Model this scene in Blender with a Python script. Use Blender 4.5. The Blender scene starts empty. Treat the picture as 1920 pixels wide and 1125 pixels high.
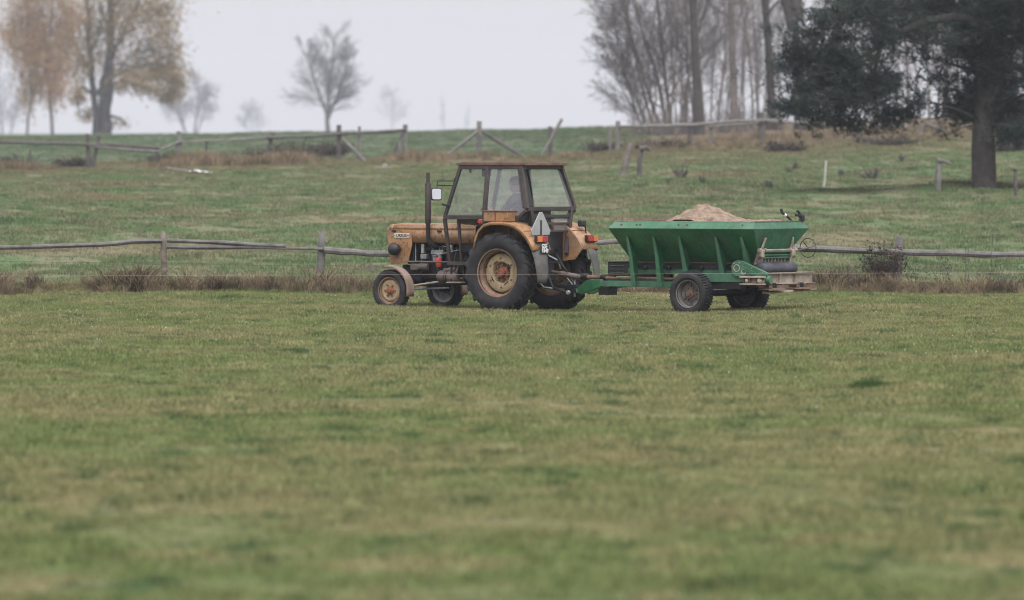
import bpy, bmesh, math, random
import numpy as np
from mathutils import Vector, Matrix

sc = bpy.context.scene
col = sc.collection
R = math.radians
# ------------------------------------------------------------------ camera
CAM_H = 2.26            # eye height above the meadow
FOC = 11500.0           # focal length in photo pixels (215 mm on a 36 mm sensor, 1920 px wide)
cam_d = bpy.data.cameras.new('camera'); cam = bpy.data.objects.new('camera', cam_d); col.objects.link(cam)
cam_d.sensor_width = 36; cam_d.lens = FOC / 1920 * 36
cam_d.clip_start = 0.5; cam_d.clip_end = 9000
cam.location = (0, 0, CAM_H)
cam.rotation_euler = (R(90) - math.atan(242.5 / FOC), 0, 0)
cam_d.dof.use_dof = True; cam_d.dof.focus_distance = 98.5; cam_d.dof.aperture_fstop = 2.5
sc.camera = cam
# ------------------------------------------------------------------ world, sun, exposure
SUN_EL, SUN_AZ = R(62), R(200)
w = bpy.data.worlds.new('World'); sc.world = w; w.use_nodes = True
nt = w.node_tree; nt.nodes.clear()
o_ = nt.nodes.new('ShaderNodeOutputWorld'); bg = nt.nodes.new('ShaderNodeBackground')
sky = nt.nodes.new('ShaderNodeTexSky'); sky.sky_type = 'NISHITA'; sky.sun_disc = False
sky.sun_elevation = SUN_EL; sky.sun_rotation = SUN_AZ; sky.air_density = 1.0; sky.dust_density = 6.0; sky.ozone_density = 1.0
hs = nt.nodes.new('ShaderNodeHueSaturation'); hs.inputs['Saturation'].default_value = 0.12
ov = nt.nodes.new('ShaderNodeMix'); ov.data_type = 'RGBA'; ov.inputs[0].default_value = 0.88   # closed cloud cover
ov.inputs[7].default_value = (2.62, 2.56, 2.68, 1)
nt.links.new(sky.outputs[0], hs.inputs['Color']); nt.links.new(hs.outputs[0], ov.inputs[6])
nt.links.new(ov.outputs[2], bg.inputs[0]); bg.inputs[1].default_value = 0.1
nt.links.new(bg.outputs[0], o_.inputs[0])
sd = bpy.data.lights.new('sun', 'SUN'); sun = bpy.data.objects.new('sun', sd); col.objects.link(sun)
sd.energy = 1.5; sd.angle = R(70); sd.color = (1.0, 0.98, 0.95)
sun.rotation_euler = (R(90) - SUN_EL, 0, R(20))      # high, behind the camera, fully diffused by cloud
sc.view_settings.view_transform = 'Standard'; sc.view_settings.look = 'None'
sc.view_settings.exposure = 1.66; sc.view_settings.gamma = 1.0; sc.view_settings.use_curve_mapping = False
sc.cycles.use_denoising = True; sc.cycles.filter_width = 1.1
sc.cycles.max_bounces = 8; sc.cycles.transparent_max_bounces = 24

# ------------------------------------------------------------------ terrain
_rs = np.random.RandomState(7)
_waves = []
for lam, amp, n in ((9.0, .05, 7), (4.0, .035, 7), (1.9, .022, 8), (0.9, .010, 8)):
    for i in range(n):
        a = _rs.uniform(0, 2 * math.pi); l = lam * _rs.uniform(.75, 1.3)
        _waves.append((math.cos(a) * 2 * math.pi / l, math.sin(a) * 2 * math.pi / l, _rs.uniform(0, 6.28), amp / math.sqrt(n / 2)))
def sstep(a, b, x):
    t = np.clip((x - a) / (b - a), 0, 1); return t * t * (3 - 2 * t)
_py = [-100, 113, 120, 135, 177, 215, 255, 300, 400, 4600]
_pz = [0, 0, .10, .50, 1.42, 2.10, 2.72, 3.42, 4.86, 4.86 + 4200 * .0061]
def zg(x, y):
    x = np.asarray(x, float); y = np.asarray(y, float)
    z = sum(np.interp(y + o, _py, _pz) for o in (-8, -4, 0, 4, 8)) / 5
    z = np.where(y < 120, np.interp(y, _py, _pz), z)
    xe = np.clip(np.where(y > 400, x * 400 / np.maximum(y, 1), x), -60, 45)
    cl = np.interp(y, [140, 255, 400], [0, .021, .014]); cr = np.interp(y, [140, 255, 400], [0, .052, .030])
    z = z + np.where(xe < 0, cl * xe, cr * xe)
    n = 0
    for kx, ky, ph, a in _waves: n = n + a * np.sin(kx * x + ky * y + ph)
    amp = np.interp(y, [0, 90, 114, 122, 260, 420, 3000], [.35, .30, .35, .95, .95, .7, .7])
    bank = .16 * np.exp(-((y - 113.2) / .9) ** 2)            # low bank along the near fence
    return z + n * amp + bank
def zz(x, y): return float(zg(x, y))
def at(px, py, Y):
    return Vector(((px - 960) * Y / FOC, Y, CAM_H - (py - 320) * Y / FOC))
def gp(px, py, y0=25, y1=420):
    Y = y0
    while Y < y1:
        X = (px - 960) * Y / FOC
        if zz(X, Y) >= CAM_H - (py - 320) * Y / FOC: break
        Y += .25
    return Vector(((px - 960) * Y / FOC, Y, zz((px - 960) * Y / FOC, Y)))

# ------------------------------------------------------------------ helpers
def tag(o, label=None, cat=None, group=None, kind=None):
    if label: o['label'] = label
    if cat: o['category'] = cat
    if group: o['group'] = group
    if kind: o['kind'] = kind
    return o
def empty(name, loc=(0, 0, 0), rz=0, label=None, cat=None, group=None):
    o = bpy.data.objects.new(name, None); col.objects.link(o); o.empty_display_size = .2
    o.location = loc; o.rotation_euler = (0, 0, rz)
    return tag(o, label, cat, group)
class MB:
    def __init__(self): self.v = []; self.f = []
    def poly(self, vs, fs):
        b = len(self.v); self.v += [tuple(p) for p in vs]; self.f += [tuple(i + b for i in f) for f in fs]; return self
    def box(self, c, s, rot=None):
        m = rot if rot is not None else Matrix.Identity(3)
        vs = [Vector(c) + m @ Vector((sx * s[0] / 2, sy * s[1] / 2, sz * s[2] / 2)) for sx in (-1, 1) for sy in (-1, 1) for sz in (-1, 1)]
        return self.poly(vs, [(0, 1, 3, 2), (4, 6, 7, 5), (0, 4, 5, 1), (2, 3, 7, 6), (0, 2, 6, 4), (1, 5, 7, 3)])
    def bb(self, x0, x1, y0, y1, z0, z1):
        return self.box(((x0 + x1) / 2, (y0 + y1) / 2, (z0 + z1) / 2), (abs(x1 - x0), abs(y1 - y0), abs(z1 - z0)))
    def bar(self, a, b, wd, ht=None, up=(0, 0, 1)):
        a = Vector(a); b = Vector(b); d = (b - a).normalized(); u = Vector(up)
        if abs(d.dot(u)) > .98: u = Vector((1, 0, 0))
        s = d.cross(u).normalized(); u = s.cross(d); ht = ht or wd
        vs = [p + s * i * wd / 2 + u * j * ht / 2 for p in (a, b) for i, j in ((-1, -1), (1, -1), (1, 1), (-1, 1))]
        return self.poly(vs, [(3, 2, 1, 0), (4, 5, 6, 7), (0, 1, 5, 4), (1, 2, 6, 5), (2, 3, 7, 6), (3, 0, 4, 7)])
    def tube(self, pts, rad, n=8, cap=True, wob=None):
        pts = [Vector(p) for p in pts]; k = len(pts)
        if not hasattr(rad, '__len__'): rad = [rad] * k
        b = len(self.v); s = None
        for i, p in enumerate(pts):
            d = (pts[min(i + 1, k - 1)] - pts[max(i - 1, 0)]).normalized()
            if s is None:
                s = d.orthogonal().normalized()
            else:
                s = (s - d * s.dot(d)); s = s.normalized() if s.length > 1e-6 else d.orthogonal().normalized()
            t = d.cross(s)
            for j in range(n):
                a = 2 * math.pi * j / n; r = rad[i] * (wob(i, j) if wob else 1)
                self.v.append(tuple(p + s * (r * math.cos(a)) + t * (r * math.sin(a))))
        for i in range(k - 1):
            for j in range(n):
                j2 = (j + 1) % n
                self.f.append((b + i * n + j, b + i * n + j2, b + (i + 1) * n + j2, b + (i + 1) * n + j))
        if cap:
            self.f.append(tuple(b + j for j in reversed(range(n)))); self.f.append(tuple(b + (k - 1) * n + j for j in range(n)))
        return self
    def lathe(self, c, prof, n=32, side=1, axis='v', closed=False, a0=0, a1=2 * math.pi):
        b = len(self.v); full = abs(a1 - a0 - 2 * math.pi) < 1e-6; m = n if full else n + 1
        for r, t in prof:
            for j in range(m):
                a = a0 + (a1 - a0) * j / n
                q = {'v': (r * math.cos(a), t * side, r * math.sin(a)), 'u': (t * side, r * math.cos(a), r * math.sin(a)),
                     'w': (r * math.cos(a), r * math.sin(a), t * side)}[axis]
                self.v.append((c[0] + q[0], c[1] + q[1], c[2] + q[2]))
        k = len(prof)
        for i in range(k if closed else k - 1):
            i2 = (i + 1) % k
            for j in range(n):
                j2 = (j + 1) % m if full else j + 1
                self.f.append((b + i * m + j, b + i * m + j2, b + i2 * m + j2, b + i2 * m + j))
        return self
    def slab(self, poly, th):
        p = [Vector(q) for q in poly]; nrm = Vector((0, 0, 0))
        for i in range(len(p)): nrm += p[i].cross(p[(i + 1) % len(p)])
        nrm.normalize(); k = len(p)
        vs = [q + nrm * th / 2 for q in p] + [q - nrm * th / 2 for q in p]
        fs = [tuple(range(k)), tuple(reversed(range(k, 2 * k)))] + [(i, k + i, k + (i + 1) % k, (i + 1) % k) for i in range(k)]
        return self.poly(vs, fs)
    def build(self, name, m, parent=None, org=(0, 0, 0), bevel=0, smooth=35, fix=True):
        me = bpy.data.meshes.new(name)
        ox, oy, oz = org
        me.from_pydata([(a - ox, b - oy, c - oz) for a, b, c in self.v], [], self.f)
        if fix:
            bm = bmesh.new(); bm.from_mesh(me); bmesh.ops.recalc_face_normals(bm, faces=bm.faces); bm.to_mesh(me); bm.free()
        if smooth:
            me.shade_smooth(); me.set_sharp_from_angle(angle=R(smooth))
        me.update(); me.materials.append(m)
        o = bpy.data.objects.new(name, me); col.objects.link(o)
        if parent is not None: o.parent = parent
        if bevel:
            bv = o.modifiers.new('bevel', 'BEVEL'); bv.width = bevel; bv.segments = 2; bv.limit_method = 'ANGLE'; bv.angle_limit = R(40)
        return o

# ------------------------------------------------------------------ materials
def N(t, kind, **kw):
    n = t.nodes.new(kind)
    for k, v in kw.items():
        if k in n.inputs: n.inputs[k].default_value = v
        else: setattr(n, k, v)
    return n
def c4(c): return (c[0], c[1], c[2], 1)
def newmat(name):
    m = bpy.data.materials.new(name); m.use_nodes = True; t = m.node_tree; t.nodes.clear()
    out = t.nodes.new('ShaderNodeOutputMaterial'); p = t.nodes.new('ShaderNodeBsdfPrincipled'); t.links.new(p.outputs[0], out.inputs[0])
    return m, t, p, out
def mixc(t, f, a, b, blend='MIX'):
    n = t.nodes.new('ShaderNodeMix'); n.data_type = 'RGBA'; n.blend_type = blend
    for i, s in ((0, f), (6, a), (7, b)):
        if isinstance(s, (int, float)): n.inputs[i].default_value = s
        elif isinstance(s, tuple): n.inputs[i].default_value = c4(s)
        else: t.links.new(s, n.inputs[i])
    return n.outputs[2]
def ramp(t, src, a, b):
    n = t.nodes.new('ShaderNodeMapRange'); n.interpolation_type = 'SMOOTHSTEP'
    n.inputs[1].default_value = a; n.inputs[2].default_value = b; t.links.new(src, n.inputs[0]); return n.outputs[0]
def noise(t, vec, scale, detail=4, rough=.6):
    n = N(t, 'ShaderNodeTexNoise', Scale=scale, Detail=detail, Roughness=rough); t.links.new(vec, n.inputs['Vector']); return n.outputs['Fac']
def mapped(t, vec, scale=(1, 1, 1)):
    n = t.nodes.new('ShaderNodeMapping'); n.inputs['Scale'].default_value = scale; t.links.new(vec, n.inputs['Vector']); return n.outputs[0]
def paint(name, base, rough=.5, metal=0, var=.25, rust=0, rustc=(.10, .045, .025), dust=0, dustc=(.26, .22, .19), scale=5, streak=0, bump=.02, grime=0, grimec=(.05, .042, .036)):
    """worn painted / rusty / dusty surface: base colour, blotchy fade, rust spots, dust film, run-down streaks"""
    m, t, p, out = newmat(name)
    tc = t.nodes.new('ShaderNodeTexCoord').outputs['Object']
    n1 = noise(t, tc, scale, 5); n2 = noise(t, tc, scale * 4.3, 6, .7)
    lo = tuple(x * (1 - var) for x in base); hi = tuple(min(1, x * (1 + var)) for x in base)
    c = mixc(t, ramp(t, n1, .3, .7), lo, hi)
    if dust:
        c = mixc(t, _scale(t, ramp(t, noise(t, tc, scale * .6, 5), .35, .75), dust), c, dustc)
    if streak:
        n3 = noise(t, mapped(t, tc, (22, 22, 1.6)), 1.0, 4, .65)
        c = mixc(t, _scale(t, ramp(t, n3, .55, .72), streak), c, dustc)
    if grime:
        n4 = noise(t, mapped(t, tc, (7, 7, 1.2)), 1.0, 5, .7)
        c = mixc(t, _scale(t, ramp(t, n4, .48, .68), grime), c, grimec)
    if rust:
        th = .72 - .35 * rust
        c = mixc(t, ramp(t, n2, th, th + .08), c, rustc)
    t.links.new(c, p.inputs['Base Color'])
    p.inputs['Metallic'].default_value = metal
    mr = t.nodes.new('ShaderNodeMapRange'); mr.inputs[3].default_value = max(.05, rough - .12); mr.inputs[4].default_value = min(1, rough + .15)
    t.links.new(n2, mr.inputs[0]); t.links.new(mr.outputs[0], p.inputs['Roughness'])
    if bump:
        bp = N(t, 'ShaderNodeBump', Strength=.35, Distance=bump); t.links.new(n2, bp.inputs['Height']); t.links.new(bp.outputs[0], p.inputs['Normal'])
    return m
def _scale(t, s, k):
    n = t.nodes.new('ShaderNodeMath'); n.operation = 'MULTIPLY'; n.inputs[1].default_value = k; t.links.new(s, n.inputs[0]); return n.outputs[0]
def glass(name, dirt, dirtc=(.45, .46, .46)):
    m, t, p, out = newmat(name); t.nodes.remove(p)
    tr = N(t, 'ShaderNodeBsdfTransparent', Color=(.97, .985, .98, 1)); di = N(t, 'ShaderNodeBsdfDiffuse', Color=c4(dirtc)); gl = N(t, 'ShaderNodeBsdfGlossy', Roughness=.03, Color=(.9, .92, .95, 1))
    tc = t.nodes.new('ShaderNodeTexCoord').outputs['Object']
    mr = t.nodes.new('ShaderNodeMapRange'); mr.inputs[1].default_value = .25; mr.inputs[2].default_value = .8
    mr.inputs[3].default_value = dirt * .6; mr.inputs[4].default_value = min(.95, dirt * 1.5); t.links.new(noise(t, tc, 3.5, 5), mr.inputs[0])
    m1 = t.nodes.new('ShaderNodeMixShader'); t.links.new(mr.outputs[0], m1.inputs[0]); t.links.new(tr.outputs[0], m1.inputs[1]); t.links.new(di.outputs[0], m1.inputs[2])
    lw = N(t, 'ShaderNodeLayerWeight', Blend=.5); pw = t.nodes.new('ShaderNodeMath'); pw.operation = 'POWER'; pw.inputs[1].default_value = 5; t.links.new(lw.outputs['Facing'], pw.inputs[0])
    fr = t.nodes.new('ShaderNodeMath'); fr.operation = 'MULTIPLY_ADD'; fr.inputs[1].default_value = .5; fr.inputs[2].default_value = .025; t.links.new(pw.outputs[0], fr.inputs[0]); m2 = t.nodes.new('ShaderNodeMixShader')
    t.links.new(fr.outputs[0], m2.inputs[0]); t.links.new(m1.outputs[0], m2.inputs[1]); t.links.new(gl.outputs[0], m2.inputs[2]); t.links.new(m2.outputs[0], out.inputs[0])
    return m
def tuftvar(t, c, a, b):
    """each tuft a little lighter or darker than its neighbour"""
    r_ = t.nodes.new('ShaderNodeObjectInfo').outputs['Random']; mr = t.nodes.new('ShaderNodeMapRange'); mr.inputs[3].default_value = a; mr.inputs[4].default_value = b; t.links.new(r_, mr.inputs[0])
    h = t.nodes.new('ShaderNodeHueSaturation'); t.links.new(mr.outputs[0], h.inputs['Value']); t.links.new(c, h.inputs['Color']); return h.outputs[0]
def foliage(name, cols, rough=.7, trans=.25, scale=.6, spec=.2, inst=False):
    """leaves / blades: colour drifts with place in the world, light passes through"""
    m, t, p, out = newmat(name)
    g = t.nodes.new('ShaderNodeNewGeometry').outputs['Position']
    c = mixc(t, ramp(t, noise(t, g, scale, 4), .35, .65), cols[0], cols[1])
    if len(cols) > 2: c = mixc(t, ramp(t, noise(t, g, scale * 5, 3), .5, .7), c, cols[2])
    if inst: c = tuftvar(t, c, .5, 1.6)
    t.links.new(c, p.inputs['Base Color']); p.inputs['Roughness'].default_value = rough; p.inputs['Specular IOR Level'].default_value = spec
    tl = t.nodes.new('ShaderNodeBsdfTranslucent'); t.links.new(c, tl.inputs[0]); mx = t.nodes.new('ShaderNodeMixShader'); mx.inputs[0].default_value = trans
    t.links.new(p.outputs[0], mx.inputs[1]); t.links.new(tl.outputs[0], mx.inputs[2]); t.links.new(mx.outputs[0], out.inputs[0])
    return m
GREEN, LUSH, DRY, PALE = (.148, .196, .072), (.057, .110, .040), (.320, .270, .150), (.208, .214, .102)
def meadow_mat(name, trans, blade):
    """pasture turf: patches of fresh, dry and lush grass in world space; a sown green field behind the far fence, bracken litter under the wood"""
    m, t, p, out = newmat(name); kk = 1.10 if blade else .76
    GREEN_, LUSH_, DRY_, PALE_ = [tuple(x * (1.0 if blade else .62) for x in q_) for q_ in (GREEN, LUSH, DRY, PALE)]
    P_ = lambda *c_: tuple(x * kk for x in c_)
    g = t.nodes.new('ShaderNodeNewGeometry').outputs['Position']
    sx = t.nodes.new('ShaderNodeSeparateXYZ'); t.links.new(g, sx.inputs[0])
    flat = t.nodes.new('ShaderNodeCombineXYZ'); t.links.new(sx.outputs[0], flat.inputs[0]); t.links.new(sx.outputs[1], flat.inputs[1]); g2 = flat.outputs[0]
    nA = noise(t, g2, .16, 3); nB = noise(t, g2, .9, 4, .65); nC = noise(t, mapped(t, g2, (1, .6, 1)), 1.7, 4, .6); nF = noise(t, g2, 14, 3)
    c = mixc(t, ramp(t, nA, .40, .62), GREEN_, PALE_)
    c = mixc(t, _scale(t, ramp(t, nB, .46, .70), .75), c, DRY_)
    c = mixc(t, ramp(t, nC, .55, .64), c, LUSH_)
    c = mixc(t, _scale(t, ramp(t, nF, .35, .75), .30), c, tuple(x * (1 if blade else .62) for x in (.30, .25, .14)))
    # pasture behind the near fence: cooler, more even
    past = ramp(t, sx.outputs[1], 114, 122)
    nP = noise(t, g2, .55, 4, .65)
    cp = mixc(t, ramp(t, nP, .43, .58), P_(.112, .166, .076), P_(.185, .190, .114))
    cp = mixc(t, ramp(t, noise(t, mapped(t, g2, (1, .5, 1)), .95, 3), .58, .72), cp, P_(.066, .108, .052))
    cp = mixc(t, ramp(t, noise(t, g2, .10, 3), .50, .68), cp, P_(.195, .172, .108))
    c = mixc(t, past, c, cp)
    # dry strip in front of the far fence, sown field beyond it
    yy = sx.outputs[1]
    nY = t.nodes.new('ShaderNodeMath'); nY.operation = 'MULTIPLY_ADD'; nY.inputs[1].default_value = 16; t.links.new(noise(t, g2, .25, 3), nY.inputs[0]); t.links.new(yy, nY.inputs[2])
    c = mixc(t, _scale(t, ramp(t, nY.outputs[0], 222, 258), .75), c, P_(.175, .150, .090))
    sown = mixc(t, ramp(t, noise(t, g2, .14, 4), .38, .62), P_(.088, .132, .072), P_(.130, .150, .094))
    c = mixc(t, ramp(t, nY.outputs[0], 270, 274), c, sown)
    # leaf litter and bracken under the wood on the right
    lit = t.nodes.new('ShaderNodeMath'); lit.operation = 'MULTIPLY'; t.links.new(ramp(t, sx.outputs[0], 5.0, 9.0), lit.inputs[0]); t.links.new(ramp(t, nY.outputs[0], 262, 275), lit.inputs[1])
    c = mixc(t, lit.outputs[0], c, mixc(t, ramp(t, noise(t, g2, .8, 4), .4, .65), P_(.150, .112, .075), P_(.19, .155, .10)))
    # pine's shade put into the ground colour, with brown needle litter
    vd = t.nodes.new('ShaderNodeVectorMath'); vd.operation = 'DISTANCE'; t.links.new(mapped(t, g2, (.42, 1, 1)), vd.inputs[0]); vd.inputs[1].default_value = (13.6 * .42, 181, 0)
    c = mixc(t, _scale(t, ramp(t, vd.outputs['Value'], 3.6, 1.8), .6), c, (.085, .066, .045))
    if blade: c = tuftvar(t, c, .62, 1.40)
    t.links.new(c, p.inputs['Base Color']); p.inputs['Roughness'].default_value = .85; p.inputs['Specular IOR Level'].default_value = .15
    if blade:
        tl = t.nodes.new('ShaderNodeBsdfTranslucent'); t.links.new(c, tl.inputs[0]); mx = t.nodes.new('ShaderNodeMixShader'); mx.inputs[0].default_value = trans
        t.links.new(p.outputs[0], mx.inputs[1]); t.links.new(tl.outputs[0], mx.inputs[2]); t.links.new(mx.outputs[0], out.inputs[0])
    else:
        bp = N(t, 'ShaderNodeBump', Strength=.8, Distance=.05); t.links.new(nF, bp.inputs['Height']); t.links.new(bp.outputs[0], p.inputs['Normal'])
    return m
M = {}
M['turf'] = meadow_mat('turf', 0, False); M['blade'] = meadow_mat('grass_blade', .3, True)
M['orange'] = paint('ochre_paint', (.300, .152, .067), .5, var=.25, rust=.52, rustc=(.13, .065, .04), dust=.6, dustc=(.34, .24, .165), scale=4, grime=.45, grimec=(.13, .085, .06))
M['roofpaint'] = paint('brown_roof_paint', (.115, .062, .052), .6, var=.2, rust=.2, dust=.5, dustc=(.22, .14, .12))
M['cab'] = paint('dark_brown_cab_paint', (.036, .027, .028), .55, var=.3, rust=.2, rustc=(.075, .042, .035), dust=.35, dustc=(.095, .072, .07))
M['mud'] = paint('dull_pink_brown_mudguard', (.20, .13, .105), .75, var=.25, rust=.25, dust=.5)
M['rubber'] = paint('tyre_rubber', (.009, .009, .012), .85, var=.3, dust=.6, dustc=(.046, .044, .046), scale=7, bump=.004)
M['flap'] = paint('grey_rubber_flap', (.075, .073, .074), .8, var=.25, dust=.4, dustc=(.16, .145, .13))
M['cream'] = paint('cream_rim_paint', (.36, .27, .155), .6, var=.2, rust=.5, rustc=(.13, .07, .045), dust=.25, scale=9, grime=.5, grimec=(.16, .11, .08))
M['rustyrim'] = paint('rusty_rim', (.20, .125, .085), .7, var=.3, rust=.45, rustc=(.11, .05, .03), scale=9)
M['greyrim'] = paint('grey_rim', (.20, .20, .215), .55, metal=.2, var=.25, rust=.15)
M['dustrim'] = paint('dusty_brown_rim', (.115, .105, .100), .8, var=.3, rust=.25, rustc=(.075, .055, .045), dust=.6, dustc=(.19, .175, .165), scale=9)
M['rustred'] = paint('rust_red', (.20, .065, .035), .75, var=.35, scale=14)
M['steel'] = paint('dark_oily_steel', (.013, .014, .018), .5, metal=.25, var=.4, rust=.2, rustc=(.06, .04, .035), scale=9)
M['pale'] = paint('bare_alloy', (.30, .31, .32), .45, metal=.5, var=.3, scale=12)
M['black'] = paint('black_plastic', (.012, .012, .015), .5, var=.2, dust=.2, dustc=(.05, .047, .045))
M['white'] = paint('grey_white_plate', (.31, .325, .33), .6, var=.08, dust=.3, dustc=(.24, .24, .235), scale=3)
M['redp'] = paint('red_filter', (.42, .05, .035), .5, var=.2)
M['redl'] = paint('red_lens', (.30, .03, .03), .25, var=.15, bump=0)
M['ambl'] = paint('amber_lens', (.55, .16, .03), .25, var=.15, bump=0)
M['mirror'] = paint('mirror_glass', (.75, .76, .78), .08, metal=1, var=.05, bump=0)
M['brownt'] = paint('brown_air_tank', (.105, .080, .075), .6, var=.25, rust=.2, dust=.4, dustc=(.17, .14, .13))
M['green'] = paint('green_spreader_paint', (.018, .135, .054), .42, var=.3, rust=.42, rustc=(.062, .058, .046), dust=.60, dustc=(.080, .160, .095), streak=.8, scale=3, grime=.5, grimec=(.016, .052, .036))
M['greenr'] = paint('lime_streaked_green', (.012, .112, .056), .5, var=.3, rust=.40, rustc=(.10, .10, .085), dust=.45, dustc=(.10, .17, .13), streak=.95, scale=4, grime=.35, grimec=(.014, .045, .032))
M['greend'] = paint('dusty_green_paint', (.032, .130, .068), .55, var=.28, rust=.36, rustc=(.10, .075, .06), dust=.6, dustc=(.105, .175, .135), scale=4, streak=.5, grime=.45, grimec=(.035, .055, .045))
M['limebeam'] = paint('lime_caked_steel', (.29, .245, .205), .85, var=.35, rust=.45, rustc=(.13, .08, .055), dust=.4, dustc=(.46, .40, .35), scale=7, streak=.3)
M['roller'] = paint('blue_black_belt', (.026, .028, .040), .45, var=.35, dust=.55, dustc=(.13, .13, .155), scale=8)
M['rusty'] = paint('rusty_steel', (.14, .085, .06), .8, var=.35, rust=.3, scale=9)
M['sand'] = paint('pink_brown_lime', (.205, .146, .106), .95, var=.42, scale=9, bump=.12, dust=.5, dustc=(.25, .185, .15))
M['glass'] = glass('cab_glass', .035, (.5, .52, .52)); M['dusty'] = glass('dusty_door_glass', .15, (.46, .47, .52)); M['rearglass'] = glass('rear_glass', .07, (.5, .52, .52))
M['letter'] = paint('white_letter', (.75, .75, .75), .5, var=.05, bump=0)
M['badge'] = paint('badge_silver', (.50, .47, .44), .4, var=.08)
M['wood'] = paint('weathered_rail', (.100, .094, .092), .85, var=.35, rust=.35, rustc=(.04, .036, .036), scale=6, dust=.5, dustc=(.20, .19, .185))
M['woodr'] = paint('reddish_post', (.145, .112, .095), .85, var=.3, rust=.25, rustc=(.17, .075, .05), dust=.5, dustc=(.32, .28, .25), scale=7)
M['woodd'] = paint('dark_far_wood', (.078, .070, .068), .9, var=.3, scale=5, dust=.4, dustc=(.16, .15, .145))
M['woodl'] = paint('bleached_far_wood', (.165, .155, .150), .9, var=.25, scale=5)
M['stump'] = paint('split_stump_wood', (.13, .115, .105), .9, var=.5, rust=.45, rustc=(.05, .043, .04), scale=5, dust=.4, dustc=(.26, .23, .21))
M['wire'] = paint('dull_wire', (.075, .062, .055), .7, var=.2, bump=0)
M['polywire'] = paint('pale_fence_cord', (.36, .28, .26), .6, var=.1, bump=0)
M['bark'] = paint('dark_bark', (.052, .046, .045), .95, var=.3, scale=3, bump=.05)
M['barkg'] = paint('grey_bark', (.140, .122, .115), .95, var=.3, scale=3, bump=.05)
M['twig'] = paint('bare_twigs', (.150, .138, .140), .95, var=.25, scale=1, bump=0)  # lighter grey, part of the haze over the wood put into the colour
M['twigd'] = paint('dark_twigs', (.075, .068, .068), .95, var=.25, scale=1, bump=0)
M['pinebark'] = paint('pine_bark', (.050, .042, .040), .95, var=.35, scale=5, bump=.06)
M['soil'] = paint('dark_soil', (.055, .042, .036), .95, var=.3, scale=9)
M['whitep'] = paint('white_stake', (.46, .46, .45), .6, var=.1, bump=0)
M['needle'] = foliage('pine_needles', [(.012, .023, .021), (.030, .045, .037), (.056, .068, .054)], trans=.12, scale=1.3)
M['leaf_or'] = foliage('orange_leaves', [(.46, .27, .13), (.38, .26, .125), (.30, .22, .11)], trans=.35, scale=.3)
M['leaf_ol'] = foliage('olive_leaves', [(.26, .20, .085), (.42, .27, .10), (.15, .15, .085)], trans=.35, scale=.3)
M['leaf_ye'] = foliage('yellow_leaves', [(.32, .26, .10), (.26, .18, .09)], trans=.3, scale=1)
M['weed'] = foliage('dead_weeds', [(.135, .100, .068), (.225, .170, .115), (.090, .092, .050)], trans=.2, scale=2.2, inst=True)
M['straw'] = foliage('dead_grass', [(.26, .19, .13), (.17, .145, .085), (.34, .26, .19)], trans=.25, scale=2.2, inst=True)
M['dark_weed'] = foliage('dark_dead_stems', [(.078, .060, .042), (.125, .095, .064), (.052, .046, .034)], trans=.15, scale=2.5, inst=True)
M['bracken'] = foliage('bracken', [(.160, .122, .085), (.210, .172, .118), (.120, .096, .070)], trans=.2, scale=.5, inst=True)
M['bramble'] = foliage('bramble_leaves', [(.062, .043, .037), (.042, .040, .031), (.105, .070, .055)], trans=.2, scale=2.5)
M['lush'] = foliage('lush_grass', [(.034, .072, .022), (.052, .095, .030)], trans=.3, scale=2)
M['lush2'] = foliage('soft_lush_grass', [(.062, .115, .040), (.085, .135, .050)], trans=.3, scale=2)
M['daisy'] = paint('white_petals', (.72, .72, .68), .7, var=.05, bump=0)

# ------------------------------------------------------------------ ground: one sheet to the horizon
ys = np.concatenate([np.linspace(-60, 24, 15), np.linspace(26, 112, 120), np.linspace(112.3, 116, 14), np.linspace(116.6, 270, 250), np.geomspace(272, 4400, 140)])
tt = np.linspace(-1, 1, 171); tx = np.sign(tt) * (.32 * np.abs(tt) + .68 * np.abs(tt) ** 3)
hw = np.maximum(26, .36 * np.abs(ys) + 6)
GX = tx[None, :] * hw[:, None]; GY = np.repeat(ys[:, None], len(tt), 1); GZ = zg(GX, GY)
nr, nc_ = GX.shape
me = bpy.data.meshes.new('ground')
idx = np.arange(nr * nc_).reshape(nr, nc_)
q = np.stack([idx[:-1, :-1], idx[:-1, 1:], idx[1:, 1:], idx[1:, :-1]], -1).reshape(-1, 4)
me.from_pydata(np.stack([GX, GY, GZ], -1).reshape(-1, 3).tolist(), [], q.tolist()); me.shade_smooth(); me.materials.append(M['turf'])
ground = bpy.data.objects.new('ground', me); col.objects.link(ground); tag(ground, kind='structure')

# ------------------------------------------------------------------ scattered stuff (points carrying small tufts)
def tuft_mesh(name, rng, n, h, spread, lean, wd, m):
    vs, fs = [], []
    for i in range(n):
        a = rng.uniform(0, 6.283); r = spread * math.sqrt(rng.random()); x, y = r * math.cos(a), r * math.sin(a)
        hh = h * rng.uniform(.55, 1.15); b = rng.uniform(0, 6.283); ln = lean * rng.uniform(.2, 1.2) * hh
        f = rng.uniform(0, 6.283); wx, wy = wd * math.cos(f) / 2, wd * math.sin(f) / 2; k = len(vs)
        mx, my = x + ln * .35 * math.cos(b), y + ln * .35 * math.sin(b)
        vs += [(x - wx, y - wy, -.02), (x + wx, y + wy, -.02), (mx - wx * .8, my - wy * .8, hh * .6), (mx + wx * .8, my + wy * .8, hh * .6), (x + ln * math.cos(b), y + ln * math.sin(b), hh)]
        fs += [(k, k + 1, k + 3, k + 2), (k + 2, k + 3, k + 4)]
    me = bpy.data.meshes.new(name); me.from_pydata(vs, [], fs); me.materials.append(m)
    return bpy.data.objects.new(name, me)
_sgroups = {}
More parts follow.
